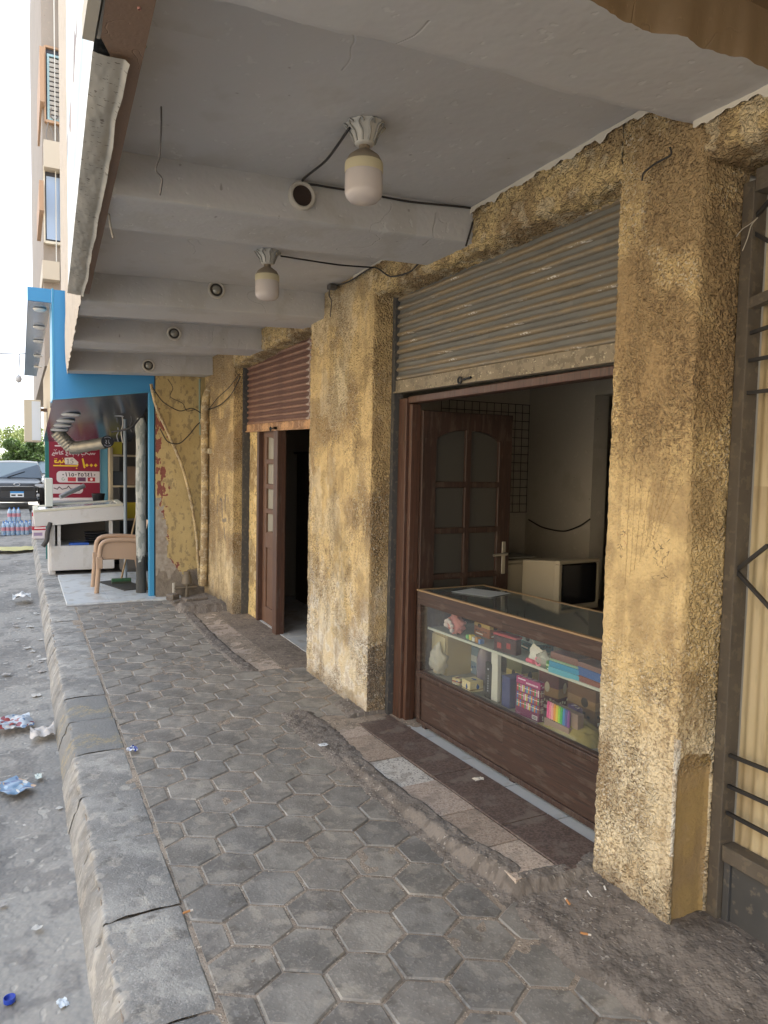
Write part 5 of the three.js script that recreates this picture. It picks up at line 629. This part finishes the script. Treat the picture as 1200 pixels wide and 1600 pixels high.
{ // plastic chair (side on), broom, mat
  const t = thing('plastic_chair', 'tan plastic armchair standing on the white tiles of the corner shop', 'chair', [1.07, 0.022, -9.52], 0.0), m = phys(0.42, 0.285, 0.19, { roughness: 0.5 });
  const arm = (zz) => join(tube([V(0.26, 0.62, zz), V(0.05, 0.64, zz), V(-0.14, 0.635, zz), V(-0.215, 0.58, zz), V(-0.235, 0.42, zz), V(-0.27, 0.0, zz)], 0.028, 26, 8).scale(1, 1, 1), box(-0.27, -0.2, 0.3, 0.44, zz - 0.03, zz + 0.03, 0.01));
  obj('arm_leg', arm(0.25), m, t); obj('arm_leg', arm(-0.25), m, t); obj('seat', box(-0.22, 0.24, 0.4, 0.435, -0.24, 0.24, 0.015), m, t); obj('side_skirt', grid(10, 6, (u, v) => V(mix(-0.2, 0.26, u), mix(0.43 - 0.12 * Math.sin(u * Math.PI * 0.5) * 0, 0.63, v) - (1 - v) * 0.05 * u, 0.25)), m, t);
  obj('backrest', grid(12, 14, (u, v) => V(0.25 + 0.11 * v + 0.03 * Math.cos((u - 0.5) * 3) - 0.03, mix(0.4, 0.86, v), mix(-0.25, 0.25, u))), m, t); for (const z of [-0.22, 0.22]) obj('rear_leg', tube([V(0.24, 0.42, z), V(0.28, 0.2, z), V(0.31, 0, z)], 0.026, 10, 8), m, t);
  const b = thing('broom', 'broom with green head leaning behind the tan chair', 'broom'); const h0 = at(187, 912, Y, 0.03), h1 = at(213, 805, Z, h0.z - 0.55); obj('handle', rod(V(h0.x + 0.02, 0.09, h0.z), h1, 0.012), flat(0.36, 0.25, 0.13), b); obj('head', box(h0.x - 0.1, h0.x + 0.14, 0.06, 0.1, h0.z - 0.03, h0.z + 0.03, 0.01), flat(0.04, 0.13, 0.06), b); obj('bristles', box(h0.x - 0.1, h0.x + 0.14, 0.023, 0.06, h0.z - 0.035, h0.z + 0.035), flat(0.05, 0.06, 0.04), b);
  const mt = tag(obj('rubber_mat', box(-0.16, 0.16, 0, 0.012, -0.4, 0.4, 0.003), flat(0.05, 0.05, 0.045)), 'dark rubber mat lying on the white tiles beside the broom', 'mat'); mt.position.set(1.16, 0.023, -9.75); mt.rotation.y = 0.3;
}
{ // pipes and cables on the ochre corner
  const pM = texMat(stuccoTile, [0.5, 0.5], { bump: 0.002, rough: 0.8, color: L(0.95, 1.0, 1.1) });
  const z = -8.62; const t = thing('drain_pipe', 'ochre painted drain pipe running down the corner beside the column', 'pipe'); const tp = (px, py, zz = z) => at(px, py, Z, zz);
  obj('pipe', tube([tp(343, 568), tp(341, 585), tp(326, 610), tp(320, 640), tp(320, 760), tp(319, 860), tp(317, 915)], 0.045, 50, 12), pM, t); for (const [px, py] of [[320, 655], [318, 860], [317, 905]]) obj('pipe_collar', rod(tp(px, py), tp(px, py + 8), 0.053, 0.053, 14), pM, t);
  tag(obj('thin_conduit', tube([tp(350, 570), tp(347, 590), tp(334, 612), tp(329, 645), tp(328, 700), tp(328, 800), tp(327, 860)], 0.016, 40, 8), flat(0.12, 0.10, 0.08)), 'dark thin conduit clamped next to the ochre drain pipe', 'conduit');
  tag(obj('bent_conduit', tube([at(236, 600, Z, -8.72), at(244, 635, Z, -8.72), at(262, 675, Z, -8.72), at(285, 730, Z, -8.73), at(300, 790, Z, -8.73), at(308, 850, Z, -8.73), at(311, 905, Z, -8.73)], 0.018, 50, 8), pM), 'long bent conduit curving diagonally down the peeling ochre wall', 'conduit');
  tag(obj('green_hose', tube([at(312, 592, Z, -8.74), at(312, 640, Z, -8.74), at(313, 680, Z, -8.74)], 0.012), flat(0.25, 0.33, 0.27)), 'short greenish pipe at the top of the peeling ochre wall', 'pipe');
  tag(obj('pipe_bracket', box(-0.04, 0.06, -0.03, 0.03, -0.02, 0.03, 0.006).translate(...tp(330, 705, -8.55).toArray()), flat(0.55, 0.48, 0.33)), 'small cream bracket holding the conduit on the corner', 'bracket');
  const W = (l, p, r = 0.006) => cable(l, p.map(([x, y]) => at(x, y, Z, -8.7)), r);
  W('black cable drooping from the blue panel to the drain pipe', [[238, 605], [255, 628], [280, 642], [300, 638], [318, 648]]); W('black cable hanging in a deep curve across the peeling wall', [[250, 670], [262, 690], [280, 693], [295, 680], [310, 662], [326, 655]], 0.007); W('tangle of fine wire under the last beam on the ochre wall', [[262, 592], [270, 606], [266, 620], [285, 630], [292, 642], [305, 640]], 0.004);
  cable('pair of black cables sweeping from the drain pipe to the red shutter', [at(326, 640, Z, -8.58), at(345, 632, X, 1.99), at(362, 615, X, 1.99), at(376, 588, X, 2.0)], 0.006); cable('second black cable sweeping up to the red shutter lintel', [at(326, 640, Z, -8.56), at(340, 622, X, 1.98), at(358, 605, X, 1.985), at(374, 584, X, 2.0)], 0.005);
  const v = thing('water_valve', 'old brass water valve and pipe fittings at the foot of the peeling wall', 'valve'), vm = flat(0.2, 0.17, 0.13, { metalness: 0.4, roughness: 0.6 }); const vp = at(292, 905, Z, -8.66); obj('body', new THREE.CylinderGeometry(0.05, 0.06, 0.1, 14).translate(vp.x, vp.y, vp.z), vm, v); obj('cap', new THREE.CylinderGeometry(0.04, 0.04, 0.04, 12).translate(vp.x, vp.y + 0.07, vp.z), vm, v); obj('riser', rod(V(vp.x, 0, vp.z), vp, 0.022), vm, v); obj('branch', rod(V(vp.x - 0.15, 0.14, vp.z), V(vp.x + 0.12, 0.14, vp.z), 0.022), vm, v); obj('stub', rod(V(vp.x - 0.15, 0.0, vp.z), V(vp.x - 0.15, 0.2, vp.z), 0.02), flat(0.4, 0.38, 0.33), v);
  const bx = (px, py, w, h, d, a, l) => { const p = at(px, py, Y, 0.07), o = tag(obj('rubble_block', box(-w / 2, w / 2, 0, h, -d / 2, d / 2, 0.012), dirtM), l, 'block'); o.position.set(p.x, 0.055, p.z); o.rotation.y = a; }; bx(305, 938, 0.26, 0.05, 0.12, 0.2, 'flat concrete chunk lying on the ledge by the pipes'); bx(270, 935, 0.12, 0.07, 0.1, 0.7, 'small rubble chunk below the brass valve');
}
// ---------------------------------------------------------------- street beyond
{
  const t = thing('apartment_building', 'tall weathered beige apartment building with blue shutters further along the street', 'building'), fz = -16.4; const wallA = texMat(plasterTile, [3, 3], { bump: 0.01, rough: 0.9, color: L(0.50, 0.44, 0.385) }), trim = flat(0.40, 0.25, 0.15), sh = flat(0.36, 0.52, 0.54), dark = flat(0.06, 0.06, 0.07);
  const P = (px, py) => at(px, py, Z, fz), xl = P(67, 300).x;
  obj('wall', box(xl, 9, 3.5, 17, -30, fz), wallA, t); obj('ground_floor', box(0.9, 9, -0.2, 3.49, -30, -13.4), wallA, t);
  const win = (x0, x1, p0, p1, m, name, fr = trim) => { const a = P(x0, p1), c = P(x1, p0), w = obj('window', box(a.x, c.x, a.y, c.y, fz + 0.002, fz + 0.02), dark, t); obj('frame', [box(a.x - 0.03, a.x, a.y - 0.03, c.y + 0.03, fz + 0.002, fz + 0.08), box(c.x, c.x + 0.03, a.y - 0.03, c.y + 0.03, fz + 0.002, fz + 0.08), box(a.x, c.x, c.y, c.y + 0.04, fz + 0.002, fz + 0.08), box(a.x, c.x, a.y - 0.05, a.y, fz + 0.002, fz + 0.12)], fr, w); const b0 = P(x0 + 2, p1 - 4), b1 = P(x1 - 1, p0 + 12); if (name === 'shutter') { const n = Math.max(6, Math.round((b1.y - b0.y) / 0.09)); for (let k = 0; k < n; k++) obj('louvre', box(b0.x + 0.02, b1.x - 0.02, b0.y + k * (b1.y - b0.y) / n, b0.y + (k + 0.7) * (b1.y - b0.y) / n, fz + 0.03, fz + 0.05), flat(0.5, 0.46, 0.4), w); obj('shutter', [box(b0.x, b0.x + 0.04, b0.y, b1.y, fz + 0.025, fz + 0.07), box(b1.x - 0.04, b1.x, b0.y, b1.y, fz + 0.025, fz + 0.07), box(b0.x, b1.x, b0.y - 0.04, b0.y, fz + 0.025, fz + 0.07), box(b0.x, b1.x, b1.y, b1.y + 0.04, fz + 0.025, fz + 0.07)], m, w); } else obj('pane', box(b0.x, b1.x, b0.y, b1.y, fz + 0.025, fz + 0.04), m, w); };
  win(72, 102, 84, 190, sh, 'shutter'); win(71, 96, 268, 378, phys(0.35, 0.45, 0.6, { roughness: 0.15 }), 'pane', flat(0.6, 0.54, 0.42)); 
  const eb = (p0, p1, px0, px1, m, n) => { const a = P(px0, p1), c = P(px1, p0); obj(n, box(a.x, c.x, a.y, c.y, fz - 2, fz + 0.3), m, t); }; eb(85, 168, 62, 68, trim, 'balcony'); eb(290, 335, 61, 67.5, trim, 'balcony'); eb(232, 268, 68, 96, flat(0.5, 0.43, 0.33), 'string_course'); eb(415, 440, 66, 92, flat(0.5, 0.43, 0.33), 'string_course');
  for (const [px, r, c] of [[98.5, 0.025, [0.2, 0.38, 0.32]], [95.5, 0.012, [0.5, 0.5, 0.45]], [88, 0.01, [0.6, 0.58, 0.52]]]) { const a = P(px, 440), c2 = P(px, 0); obj('downpipe', rod(V(a.x, a.y, fz + 0.13), V(a.x, c2.y + 1, fz + 0.13), r), flat(...c), t); }
  for (const l of [[[80, 172], [78, 182], [84, 190], [92, 184], [90, 172]], [[76, 190], [72, 215], [80, 236], [92, 225], [88, 200]], [[78, 200], [84, 222], [78, 240]]]) obj('loose_cable', tube(l.map(([x, y]) => P(x, y).setZ(fz + 0.1)), 0.012), flat(0.2, 0.18, 0.16), t);
  const gs = thing('gold_sign', 'tarnished gold shop sign facing the street past the blue canopy', 'sign'); obj('panel', box(0.50, 0.56, 2.0, 3.3, -17.5, -13.6), texMat(plasterTile, [1, 1], { bump: 0.01, rough: 0.4, color: L(1.5, 1.0, 0.25) }), gs); obj('frame', box(0.46, 0.5, 1.9, 3.34, -17.6, -13.5, 0.01), flat(0.5, 0.4, 0.26), gs);
  const a = at(38, 690, Z, -15), b = at(64, 625, Z, -15); const ls = thing('box_sign', 'boxy white projecting light box sign over the far pavement', 'sign'); obj('casing', box(a.x, b.x, a.y, b.y, -15.5, -15, 0.01), flat(0.55, 0.5, 0.4), ls); obj('face', box(a.x + 0.13, b.x - 0.01, a.y + 0.03, b.y - 0.03, -14.999, -14.985), phys(0.62, 0.68, 0.76), ls); obj('bracket', box(b.x, b.x + 0.2, b.y - 0.2, b.y - 0.14, -15.3, -15.2), flat(0.3, 0.2, 0.15), ls);
  const lp = thing('street_bulb', 'bare bulb hanging from an overhead wire past the blue canopy', 'bulb'), q = at(29, 592, Z, -24); obj('wire', tube([at(-20, 552, Z, -24), at(28, 553, Z, -24), at(46, 552, Z, -24)], 0.015), blackM, lp); obj('drop_wire', rod(at(31, 553, Z, -24), q, 0.012), blackM, lp); obj('bulb', new THREE.SphereGeometry(0.09, 14, 10).scale(1, 1.3, 1).translate(q.x, q.y, q.z), phys(0.5, 0.5, 0.5), lp);
}
function tree(label, px, py, z, rx, ry, n, col) {
  const c = at(px, py, Z, z), t = thing('street_tree', label, 'tree', [c.x, -0.2, z], 0, 'trees down the street'); const H = c.y + 0.2, bark = flat(0.12, 0.09, 0.06);
  obj('trunk', [rod(V(0, 0, 0), V(0.05, H * 0.7, 0), 0.16, 0.1), ...[0, 1, 2, 3, 4].map(k => rod(V(0.05, H * 0.55, 0), V(Math.cos(k * 1.3) * rx * 0.6, H + ry * 0.3 * Math.sin(k * 2), Math.sin(k * 1.3) * rx * 0.6), 0.07, 0.02, 5))], bark, t);
  const pos = [], cl = Array.from({ length: 26 }, () => { const a = rr(0, 6.283), r = Math.sqrt(rnd()), y = rr(-0.9, 0.9); return V(Math.cos(a) * r * rx * Math.sqrt(1 - y * y * 0.8), y * ry, Math.sin(a) * r * rx); });
  for (let i = 0; i < n; i++) { const o = cl[Math.floor(rnd() * cl.length)], s = 0.34 * Math.min(rx, ry), p = V(rr(-1, 1), rr(-1, 1), rr(-1, 1)); if (p.length() > 1) continue; p.multiplyScalar(s).add(o).add(V(0, H, 0)); const u = V(rr(-1, 1), rr(-1, 1), rr(-1, 1)).normalize().multiplyScalar(rr(0.06, 0.13)), w = V(rr(-1, 1), rr(-1, 1), rr(-1, 1)).cross(u).normalize().multiplyScalar(0.05); const A = p.clone().sub(u), B = p.clone().add(w), C = p.clone().add(u), D = p.clone().sub(w); for (const q of [A, B, C, A, C, D]) pos.push(q.x, q.y, q.z); }
  const g = new THREE.BufferGeometry(); g.setAttribute('position', new THREE.Float32BufferAttribute(pos, 3)); g.computeVertexNormals(); obj('crown', planarUV(g), new THREE.MeshPhysicalMaterial({ color: L(...col), roughness: 0.9, transmission: 0.3, thickness: 0, side: THREE.DoubleSide }), t);
}
tree('round leafy green tree behind the parked cars next to the shop end', 49, 712, -40, 1.15, 0.85, 16000, [0.07, 0.13, 0.025]);
tree('pale yellow green tree rising far behind the dark car', 8, 718, -52, 2.3, 2.4, 22000, [0.16, 0.2, 0.05]);
tree('low olive tree filling the gap behind the two parked cars', 26, 738, -46, 2.0, 1.0, 14000, [0.08, 0.13, 0.03]);
function car(label, pos, turn, body, w = 1.84) {
  const t = thing('parked_car', label, 'car', pos, turn, 'cars parked down the street'), pm = new THREE.MeshPhysicalMaterial({ color: L(...body), roughness: 0.45, metalness: 0.1, clearcoat: 0.5, clearcoatRoughness: 0.15, side: THREE.DoubleSide }), gl = phys(0.05, 0.07, 0.09, { roughness: 0.08 }), hw = w / 2;
  // front at +z; lofted sections [z, half width low, half width high, y low, y high]
  const sec = [[2.2, 0.80, 0.72, 0.32, 0.78], [2.1, 0.92, 0.84, 0.26, 0.92], [1.6, 0.98, 0.90, 0.24, 1.02], [1.0, 1, 0.94, 0.24, 1.08], [0.0, 1, 0.97, 0.24, 1.08], [-1.4, 1, 0.95, 0.24, 1.1], [-2.1, 0.96, 0.9, 0.3, 1.08], [-2.2, 0.86, 0.8, 0.4, 0.95]];
  const ring = 24, shell = grid(ring, (sec.length - 1) * 3, (u, v) => { const q = v * (sec.length - 1), i = Math.min(sec.length - 2, Math.floor(q)), f = q - i, s = sec[i].map((a, k) => mix(a, sec[i + 1][k], f)), an = u * Math.PI * 2, cx = Math.sign(Math.cos(an)) * Math.pow(Math.abs(Math.cos(an)), 0.35), cy = Math.sign(Math.sin(an)) * Math.pow(Math.abs(Math.sin(an)), 0.35); return V(cx * hw * mix(s[1], s[2], (cy + 1) / 2), mix(s[3], s[4], (cy + 1) / 2), s[0]); }); obj('body', shell, pm, t);
  obj('nose', box(-0.66 * hw, 0.66 * hw, 0.34, 0.8, 2.0, 2.205, 0.05), pm, t);
  const cab = [[1.05, 0.9, 1.06], [0.28, 0.76, 1.62], [-1.0, 0.75, 1.66], [-1.9, 0.8, 1.5], [-2.1, 0.85, 1.08]]; const roofPts = []; const cabin = grid(8, cab.length - 1, (u, v) => { const c = cab[Math.round(v * (cab.length - 1))], k = Math.sin(u * Math.PI); return V((u * 2 - 1) * hw * c[1], c[2] + 0.03 * k, c[0]); }); 
  const glassG = grid(6, 4, (u, v) => V((u * 2 - 1) * hw * mix(0.88, 0.73, v), mix(1.07, 1.6, v) + 0.02 * Math.sin(u * Math.PI), mix(1.08, 0.32, v) + 0.02)); obj('roof', cabin, pm, t); obj('windscreen', glassG, gl, t);
  for (const s of [-1, 1]) {
    obj('side_window', grid(4, 2, (u, v) => V(s * hw * mix(0.96, 0.77, v), mix(1.08, 1.58, v), mix(mix(0.98, 0.3, v), mix(-1.9, -1.6, v), u))), gl, t); obj('headlight', box(s * hw * 0.60, s * hw * 0.93, 0.76, 0.88, 1.98, 2.16, 0.03), phys(0.5, 0.52, 0.55, { roughness: 0.1 }), t); obj('fog_light', new THREE.SphereGeometry(0.06, 12, 8).scale(1.3, 1, 0.5).translate(s * hw * 0.72, 0.5, 2.15), phys(0.5, 0.5, 0.5, { roughness: 0.1 }), t);
    const mi = obj('wing_mirror', new THREE.SphereGeometry(0.11, 14, 10).scale(1.1, 0.75, 0.6).translate(s * (hw + 0.1), 1.12, 0.75), pm, t);
    for (const z of [1.38, -1.35]) { const wl = obj('wheel', new THREE.CylinderGeometry(0.34, 0.34, 0.22, 24).rotateZ(Math.PI / 2).translate(s * (hw - 0.1), 0.34, z), flat(0.02, 0.02, 0.02), t); obj('rim', new THREE.CylinderGeometry(0.21, 0.21, 0.226, 18).rotateZ(Math.PI / 2).translate(s * (hw - 0.1), 0.34, z), flat(0.4, 0.4, 0.4, { metalness: 0.7 }), wl); }
  }
  obj('grille', [box(-0.5, 0.5, 0.66, 0.8, 2.206, 2.225, 0.01), box(-0.62, 0.62, 0.3, 0.42, 2.12, 2.222, 0.02)], flat(0.015, 0.015, 0.017, { roughness: 0.4 }), t); obj('grille_trim', box(-0.52, 0.52, 0.80, 0.815, 2.206, 2.23), flat(0.6, 0.6, 0.6, { metalness: 0.8, roughness: 0.25 }), t);
  const em = new THREE.TorusGeometry(0.06, 0.01, 8, 20).scale(1.5, 0.8, 1).translate(0, 0.88, 2.19); obj('emblem', em, flat(0.6, 0.6, 0.6, { metalness: 0.8, roughness: 0.3 }), t);
  const pl = canvasTex(128, 64, (g) => { g.fillStyle = '#dfe3e6'; g.fillRect(0, 0, 128, 64); g.fillStyle = '#3f8fd0'; g.fillRect(0, 0, 128, 20); g.fillStyle = '#333'; g.fillRect(10, 34, 40, 18); g.fillRect(70, 34, 44, 18); }); obj('number_plate', new THREE.BoxGeometry(0.42, 0.2, 0.015).translate(0, 0.54, 2.235), new THREE.MeshStandardMaterial({ map: pl, roughness: 0.4 }), t);
  obj('wiper', rod(V(-0.3, 1.1, 1.1), V(0.25, 1.3, 0.82), 0.012), blackM, t);
  return t;
}
{ const c = at(27, 797, Y, -0.2); car('dark grey sport utility car parked facing the pavement end of the street', [c.x, -0.19, c.z - 2.2], 0, [0.028, 0.028, 0.03]); const d = at(74, 786, Y, -0.2); car('black car standing beyond the dark grey car beside the trees', [d.x - 0.35, -0.19, d.z - 7], -0.25, [0.012, 0.012, 0.014]); }
{ // shrink-wrapped water
  const bM = new THREE.MeshPhysicalMaterial({ color: L(0.62, 0.78, 0.92), transmission: 0.55, roughness: 0.12, thickness: 0, side: THREE.DoubleSide }), bg = lathe([[0, 0], [0.043, 0.002], [0.045, 0.02], [0.045, 0.1], [0.041, 0.13], [0.045, 0.16], [0.045, 0.21], [0.03, 0.27], [0.014, 0.29], [0.014, 0.305]], 12), capG = lathe([[0.016, 0.298], [0.016, 0.32], [0, 0.322]], 10), labG = lathe([[0.0465, 0.11], [0.0465, 0.19]], 12), cM = flat(0.06, 0.2, 0.55), lM = flat(0.55, 0.25, 0.3);
  const c = at(24, 836, Y, -0.185); const base = (nm, x, y, z, l) => { const t = thing('water_pack', l, 'bottles', [x, y, z], 0, 'packs of bottled water by the kerb'); for (let i = 0; i < 3; i++) for (let j = 0; j < 2; j++) { const b = obj('bottle', bg, bM, t); b.position.set((i - 1) * 0.094, 0, (j - 0.5) * 0.094); obj('cap', capG, cM, b); obj('label', labG, lM, b); } return t; };
  const lb = 'six pack of clear water bottles in the front row on the road'; [-0.45, -0.15, 0.15].forEach(x => base('', c.x + x, -0.185, c.z, lb)); base('', c.x - 0.02, 0.138, c.z - 0.02, 'six pack of water bottles stacked on top of the others'); ['six pack of water bottles in the back row on the road'].forEach(l => [0.22, -0.1].forEach(x => base('', c.x + x, -0.185, c.z - 0.3, l)));
  const k = at(56, 806, Y, 0.0), cr = canvasTex(128, 128, (g) => { g.fillStyle = '#d8cfd4'; g.fillRect(0, 0, 128, 128); g.fillStyle = '#b5263a'; g.fillRect(0, 12, 128, 36); g.fillStyle = '#e8e2e4'; g.fillRect(14, 22, 80, 12); g.fillStyle = '#9a86a6'; g.fillRect(10, 70, 60, 30); }); [0, 1].forEach(i => { const o = tag(obj('drink_carton', new RoundedBoxGeometry(0.34, 0.28, 0.28, 1, 0.006), new THREE.MeshStandardMaterial({ map: cr, roughness: 0.6 })), ['red and white drink carton on the ground behind the freezer', 'red and white drink carton resting on top of the other carton'][i], 'carton'); o.position.set(0.36, 0.145 + i * 0.282, -16.2 + 0.02 * i); });
}
// ---------------------------------------------------------------- litter
{
  const crumple = (w, d, h, sd, pts = 14) => grid(pts, pts, (u, v) => V((u - 0.5) * w * (1 + 0.3 * (fb(v * 3, 1, 2, 0, sd) - 0.5)), 0.004 + h * fb(u * 4, v * 4, 3, 0, sd + 1), (v - 0.5) * d * (1 + 0.4 * (fb(u * 3, 2, 2, 0, sd + 2) - 0.5))));
  const roadY = -0.186; const put = (name, label, cat, px, py, y, g, m, turn = 0, grp) => { const p = at(px, py, Y, y), o = tag(obj(name, g, m), label, cat, grp); o.position.set(p.x, y + 0.004, p.z); o.rotation.y = turn; return o; };
  const foil = (cols, sd) => { const t = canvasTex(128, 128, (g) => { g.fillStyle = cols[0]; g.fillRect(0, 0, 128, 128); for (let k = 0; k < 26; k++) { g.fillStyle = cols[1 + Math.floor(hsh(k, sd, 3) * (cols.length - 1))]; g.beginPath(); g.ellipse(hsh(k, sd, 5) * 128, hsh(k, sd, 7) * 128, 6 + 18 * hsh(k, sd, 9), 4 + 9 * hsh(k, sd, 11), k, 0, 7); g.fill(); } }); return new THREE.MeshStandardMaterial({ map: t, roughness: 0.35, side: THREE.DoubleSide }); };
  put('snack_wrapper', 'blue printed snack wrapper lying flat on the road beside the kerb', 'wrapper', 20, 1232, roadY + 0.03, crumple(0.15, 0.21, 0.018, 801), foil(['#5f7f9c', '#c8c4bc', '#3a5580', '#b09070', '#8fa8bc'], 1), 0.5);
  put('snack_wrapper', 'red and blue patterned snack packet crumpled on the road', 'wrapper', 25, 1134, roadY + 0.03, crumple(0.2, 0.24, 0.05, 805), foil(['#a8b0b8', '#7e3038', '#56708e', '#cfc9c0', '#7e3038'], 2), 0.2); put('red_carton', 'flattened dark red carton against the patterned snack packet', 'carton', 5, 1136, roadY + 0.035, crumple(0.16, 0.16, 0.04, 809), flat(0.28, 0.045, 0.04), 0.9);
  put('crumpled_tissue', 'crumpled white tissue on the road close to the kerb', 'tissue', 66, 1150, roadY + 0.03, crumple(0.14, 0.2, 0.05, 813), flat(0.5, 0.46, 0.42)); put('plastic_bag', 'white plastic bag blown against the road far along the kerb', 'bag', 34, 940, roadY + 0.03, crumple(0.2, 0.32, 0.13, 817), flat(0.6, 0.6, 0.58)); put('yellow_sack', 'flat yellow sack on the road before the water bottles', 'sack', 24, 860, roadY + 0.03, crumple(0.75, 0.7, 0.06, 821), flat(0.5, 0.46, 0.2));
  const cp = thing('bottle_cap', 'blue plastic bottle cap on the road near the kerb', 'bottle cap', (() => { const p = at(15, 1567, Y, roadY); return [p.x, roadY + 0.004, p.z]; })()); obj('cap', lathe([[0.017, 0], [0.019, 0.002], [0.019, 0.017], [0.0165, 0.017], [0.0155, 0.004], [0, 0.004]], 24), flat(0.02, 0.06, 0.42, { roughness: 0.35 }), cp);
  put('candy_wrapper', 'clear white candy wrapper on the road by the blue cap', 'wrapper', 98, 1573, roadY + 0.012, crumple(0.03, 0.05, 0.012, 825), flat(0.55, 0.6, 0.64), 0.3); put('candy_wrapper', 'small pale green wrapper scrap on the road past the blue snack wrapper', 'wrapper', 60, 1217, roadY + 0.02, crumple(0.035, 0.07, 0.015, 829), flat(0.5, 0.56, 0.52)); put('blue_foil', 'scrap of blue and white foil on the pavement joint by the kerb', 'foil', 206, 1176, 0.004, crumple(0.055, 0.06, 0.03, 833), foil(['#2c3f86', '#d0d4dc'], 3)); put('paper_scrap', 'little white folded paper on the pavers near the doorstep', 'paper', 505, 1167, 0.006, crumple(0.05, 0.04, 0.012, 837), flat(0.65, 0.68, 0.7)); put('stone_chip', 'white chip of plaster lying on the dark granite doorstep', 'chip', 747, 1221, 0.05, crumple(0.05, 0.03, 0.014, 841), flat(0.62, 0.58, 0.5));
  const butt = (px, py, y, a, l) => { const p = at(px, py, Y, y), t = thing('cigarette_butt', l, 'cigarette butt', [p.x, y + 0.006, p.z], a); obj('filter', rod(V(0, 0, 0), V(0.026, 0, 0), 0.0042), flat(0.5, 0.24, 0.09), t); obj('paper', rod(V(0.026, 0, 0), V(0.036, 0, 0), 0.0041), flat(0.6, 0.56, 0.5), t); };
  butt(286, 1429, 0.006, 0.1, 'cigarette butt lying on the kerb joint'); butt(866, 1444, 0.012, 0.6, 'cigarette butt in the dirt below the doorstep corner'); butt(907, 1460, 0.018, -0.8, 'cigarette butt in the dirt close to the near column'); butt(890, 1415, 0.03, 1.3, 'pale cigarette butt against the concrete ledge end');
  const cl = at(934, 1392, Y, 0.035); tag(obj('white_clip', tube([at(918, 1392, Y, 0.04), at(926, 1403, Y, 0.03), at(933, 1402.5, Y, 0.03), at(948, 1399, Y, 0.03), at(944, 1384, Y, 0.06)], 0.0035, 30), flat(0.72, 0.72, 0.7)), 'bent white plastic strip lying in the dirt beside the column foot', 'plastic strip');
  const bitM = [flat(0.55, 0.52, 0.48), flat(0.4, 0.36, 0.3), flat(0.6, 0.58, 0.56), flat(0.3, 0.4, 0.5), flat(0.5, 0.2, 0.24)]; const gs = [], n = 84;
  const gg = new THREE.BufferGeometry(), parts = []; for (let k = 0; k < n; k++) { const kerbSide = rnd() < 0.55, x = kerbSide ? 0.16 - Math.pow(rnd(), 2) * 0.5 : rr(-1.2, 0.15), z = -1.9 - Math.pow(rnd(), 1.3) * 13, s = rr(0.005, 0.02) * (z < -5 ? 1.7 : 1), g = crumple(s * 2, s * rr(1, 2.4), s * 0.5, 900 + k, 4); g.rotateY(rr(0, 6)); g.translate(x, -0.182 + (kerbSide ? 0.012 : 0), z); parts.push([g, k % 5]); }
  const pick = i => join(parts.filter(p => p[1] % 2 === i).map(p => p[0])); const st = obj('road_litter', pick(0), flat(0.5, 0.48, 0.44)); st.userData = { kind: 'stuff', label: 'fine pale scraps of paper and grit scattered along the gutter', category: 'litter' }; const s2 = obj('road_litter', pick(1), flat(0.36, 0.33, 0.3)); s2.userData = { kind: 'stuff', label: 'fine brownish scraps and stone chips scattered along the gutter', category: 'litter' };
}
// ---------------------------------------------------------------- the sunlit far side of the street, which throws warm light back on the facade
{
  for (let k = 0; k < 3; k++) { const t = thing('opposite_building', ['cream apartment building across the street facing the stucco columns', 'sand coloured apartment building across the street past the crossing', 'pale building across the street behind the photographed shops'][k], 'building', [-13, 0, [4, -14, 22][k]]); obj('wall', box(-6, 0, -0.3, [9, 8, 9][k], -8.4, 8.4), flat(0.66, 0.55, 0.40), t); for (let j = 0; j < 3; j++) for (let i = 0; i < 5; i++) { const w = obj('window', box(0.0, 0.04, 1 + j * 2.8, 2.4 + j * 2.8, -7 + i * 3.2, -5.8 + i * 3.2), flat(0.08, 0.09, 0.1), t); obj('sill', box(0.0, 0.12, 0.92 + j * 2.8, 1 + j * 2.8, -7.1 + i * 3.2, -5.7 + i * 3.2), flat(0.55, 0.5, 0.42), w); } }
}
renderer.render(scene, camera);
